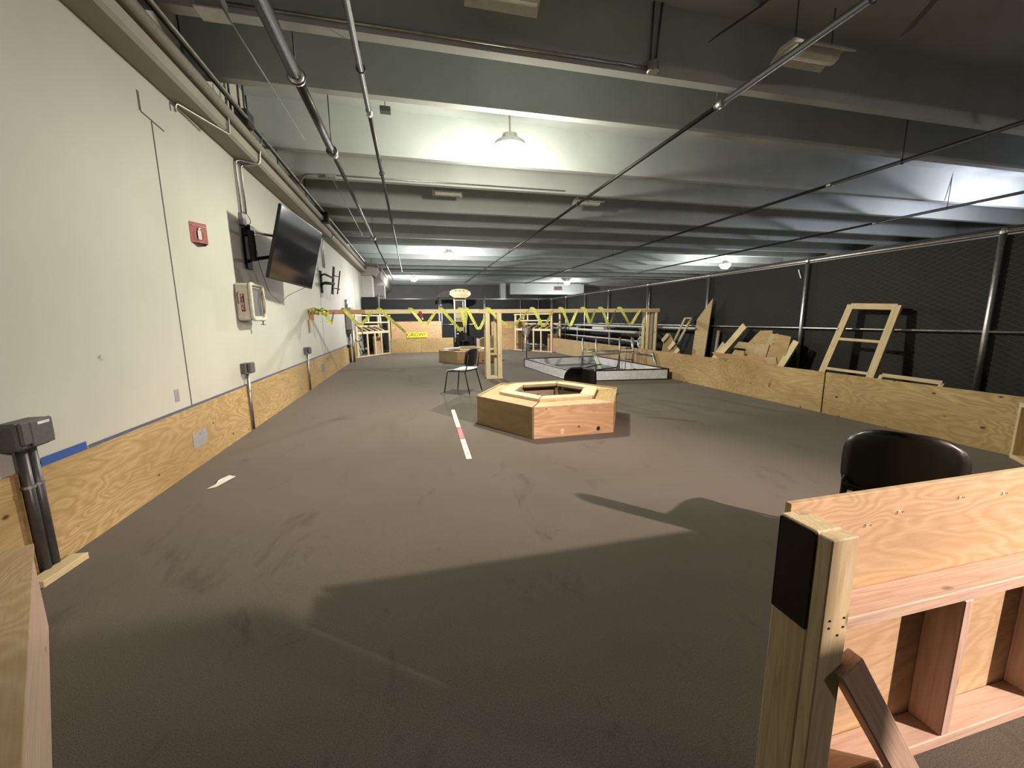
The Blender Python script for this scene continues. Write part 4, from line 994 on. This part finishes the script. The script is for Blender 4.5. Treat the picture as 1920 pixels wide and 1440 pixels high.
poly3('frame_backing', [a+Vector((.03,0,-.05)), b+Vector((.03,0,-.05)), b+dn+Vector((.03,0,.05)), a+dn+Vector((.03,0,.05))], (1, 0, .2), .008, 'ply_red', t)
# helper: flat offcut at plane x, outline in (y, z), leaning
def offcut(name, x, pts, t_, m_, lab, cat='plywood offcut', lean=.12, group=None):
    P = [(x + lean*(z-.5), y, z) for y, z in pts]
    o = poly3(name, P, (1, 0, -lean), t_, m_, None); tag(o, lab, cat, group); return o
offcut('plywood_offcut', 6.33, [(8.12, .02), (7.70, .02), (7.60, 1.74), (8.04, 1.28)], .018, 'ply_plain', 'tall pointed plywood offcut leaning beside a fence post', lean=.05)
o = board('wood_plank', (6.42, 7.50, .02), (6.44, 7.42, 1.05), .07, .03, 'lum_g', None, up=(0, 1, 0)); tag(o, 'narrow greyish plank leaning between the pointed offcut and the fence post', 'plank')
t = thing('box_level', 'narrow yellow level-like frame leaning on the fence beside the pointed offcut', 'yellow frame', (6.3, 8.5, 0))
a1, a2 = Vector((6.16, 8.68, .56)), Vector((6.32, 8.40, 1.32)); b1, b2 = Vector((6.16, 8.52, .56)), Vector((6.32, 8.17, 1.32))
board('frame_rail', a1, a2, .05, .03, 'lum_y', t, up=(0,1,0)); board('frame_rail', b1.lerp(b2, .28), b2, .07, .03, 'machine', t, up=(0,1,0)); board('frame_end', a2, b2, .03, .03, 'lum_y', t); board('frame_end', a1, b1, .03, .03, 'lum_y', t)
board('frame_rail', b1, b1.lerp(b2, .3), .03, .03, 'lightgrey', t, up=(0,1,0)); tubeo('support_leg', [(6.15, 8.62, 0), (6.17, 8.62, .56)], .014, 'steel', t, 6)
offcut('plywood_offcut', 6.08, [(8.95, .0), (8.15, .0), (8.15, .46), (8.28, .60), (8.70, .96), (8.86, .92)], .018, 'ply_plain', 'angled plywood offcut behind the posts of the timber rail', lean=.10)
for k, (y, z) in enumerate(((8.72, .88), (8.45, .70), (8.28, .55))):
    o = board('wood_offcut', (6.02, y+.10, z-.12), (6.06, y-.07, z+.05), .10, .03, 'lum_y', None, up=(0, .6, .8)); tag(o, ['pale wood block at the top of the angled offcut behind the posts', 'pale wood block halfway down the angled offcut behind the posts', 'pale wood block at the bottom of the angled offcut behind the posts'][k], 'wood offcut', 'blocks on the angled offcut')
# scrap pile
board_tags = [
 (board('wood_plank', (6.02, 7.38, .05), (6.30, 6.57, 1.17), .15, .035, 'lum_y', None, up=(0, -1, 0)), 'long pale plank leaning left, at the left of the scrap pile'),
 (board('wood_plank', (6.10, 7.40, .10), (6.22, 6.98, .80), .13, .03, 'lum', None, up=(0, -1, 0)), 'shorter plank behind the long leaning plank of the scrap pile'),
 (board('wood_plank', (5.98, 5.66, .05), (6.20, 5.36, .93), .12, .04, 'lum_y', None, up=(0, -1, 0)), 'pale plank standing at the right end of the scrap pile'),
]
for o, lab in board_tags: tag(o, lab, 'plank', 'planks of the scrap pile')
offcut('plywood_offcut', 6.22, [(6.46, .02), (5.90, .02), (5.93, 1.09), (6.20, 1.08), (6.46, .80)], .018, 'ply', 'cut-cornered plywood offcut rising highest in the scrap pile', lean=.14)
offcut('plywood_offcut', 6.14, [(6.62, .60), (5.98, .02), (5.86, .84), (6.56, .86), (6.66, .74), (6.36, .73), (6.30, .60)], .018, 'ply_plain', 'notched plywood offcut in the middle of the scrap pile', lean=.12)
offcut('plywood_offcut', 6.08, [(6.66, .02), (6.30, .02), (6.32, .70), (6.56, .70), (6.68, .52)], .018, 'ply_plain', 'small rounded plywood offcut low in the scrap pile', lean=.10)
offcut('plywood_offcut', 6.16, [(6.14, .02), (5.84, .02), (5.74, 1.04), (5.90, 1.03)], .018, 'ply_plain', 'narrow tapering plywood offcut beside the knotty sheet in the scrap pile', lean=.13)
offcut('plywood_offcut', 6.10, [(5.86, .02), (5.52, .02), (5.44, 1.00), (5.76, 1.04)], .018, 'ply', 'knotty rectangular plywood sheet at the right of the scrap pile', lean=.14)
offcut('plywood_offcut', 5.605, [(6.52, .675), (5.37, .675), (5.28, .578), (6.40, .578)], .018, 'ply_red', 'long plywood strip lying across the front of the scrap pile', lean=-.35)
offcut('plywood_offcut', 5.59, [(5.35, .68), (5.10, .705), (5.10, .60), (5.17, .578), (5.26, .578)], .018, 'ply_clean', 'small many-sided plywood piece at the right end of the front strip', lean=-.3)
# pipe rack
t = thing('storage_rack', 'low rack of long white tubes along the fence beyond the timber posts', 'rack', (6.1, 9.6, 0))
for (z, r, y0, y1, x) in ((1.085, .028, 8.0, 17.3, 6.30), (.925, .040, 9.4, 17.3, 6.12), (.69, .022, 9.4, 17.0, 6.12)):
    tubeo('white_tube', [(x, y0, z), (x, y1, z)], r, 'white', t, 10)
for y in (9.98, 11.8, 14.4, 16.6):
    tubeo('upright', [(6.12, y, 0), (6.12, y, 1.0)], .028, 'lightgrey', t, 8); tubeo('cross_arm', [(6.08, y, .60), (6.36, y, .60)], .02, 'lightgrey', t, 8); tubeo('cross_arm', [(6.08, y, .87), (6.36, y, .87)], .02, 'lightgrey', t, 8)
    tubeo('cross_arm', [(6.08, y, 1.03), (6.36, y, 1.03)], .02, 'lightgrey', t, 8)
for k, (y0, y1, z, x) in enumerate(((9.6, 12.8, .635, 6.2), (9.8, 12.2, .645, 6.28), (10.3, 12.6, .905, 6.24), (13.0, 16.4, .635, 6.22), (12.8, 15.6, .635, 6.30))):
    tag(tubeo('metal_bar', [(x, y0, z), (x, y1, z)], .014, 'steel'), ['grey metal bar on the lowest rack arms, front left', 'grey metal bar on the lowest rack arms, rear left', 'grey metal bar on the middle rack arms', 'grey metal bar on the lowest rack arms, front far end', 'grey metal bar on the lowest rack arms, rear far end'][k], 'bar', 'metal bars on the rack')
t = thing('cardboard_box', 'small white box resting on the middle tube of the rack', 'box', (6.12, 12.4, .96)); wbox('box_body', (6.05, 12.1, .966), (6.19, 12.95, 1.04), 'white', t, .004); wbox('box_lid', (6.045, 12.09, 1.04), (6.195, 12.96, 1.055), 'white', t, .003)
t = thing('light_panel', 'slim white bar light resting on the far end of the rack tubes', 'bar', (6.12, 15, .97)); wbox('panel_body', (6.07, 14.2, .966), (6.17, 16.4, .995), 'white', t, .004); wbox('panel_end', (6.068, 14.18, .964), (6.172, 14.22, .998), 'lightgrey', t, .002)
t = thing('metal_reel', 'silvery coil standing behind the low wall left of the timber posts', 'coil', (5.9, 9.6, 0))
bm = BM()
for rr in (.10, .13, .16): tube_into(bm, [(0, rr*math.cos(a), .68+rr*math.sin(a)) for a in [k*2*PI/20 for k in range(21)]], .012, 6)
mesh_obj('coil_turns', bm, 'galv', t); bm = BM(); tube_into(bm, [(0, 0, 0), (0, 0, .60)], .015, 6); mesh_obj('coil_stand', bm, 'steel', t)

# exit sign
t = thing('exit_sign', 'small red exit sign hanging from the far ceiling', 'exit sign', (7.4, 20.0, 2.85))
sb_ = wbox('sign_body', (7.18, 20.0, 2.78), (7.62, 20.05, 2.98), 'white', t, .005); text_obj('lettering', 'EXIT', .17, 'red', sb_, frame_mat((7.40, 19.995, 2.88), (1,0,0), (0,0,1)))
tubeo('rod', [(7.4, 20.02, 2.98), (7.4, 20.02, ZC)], .01, 'steel', t, 6)
t = thing('wall_unit', 'white square unit on the far grey wall above the back fence', 'wall unit', (-1.6, 22, 2.5))
wbox('unit_body', (-1.95, 22.0, 2.45), (-1.30, 22.3, 3.12), 'white', t, .01); wbox('unit_grille', (-1.88, 21.985, 2.50), (-1.37, 21.998, 2.60), 'lightgrey', t)
wbox('unit_bracket', (-2.28, 22.1, 2.6), (-1.95, 22.2, 2.7), 'steel', t)
bpy.context.view_layer.update()
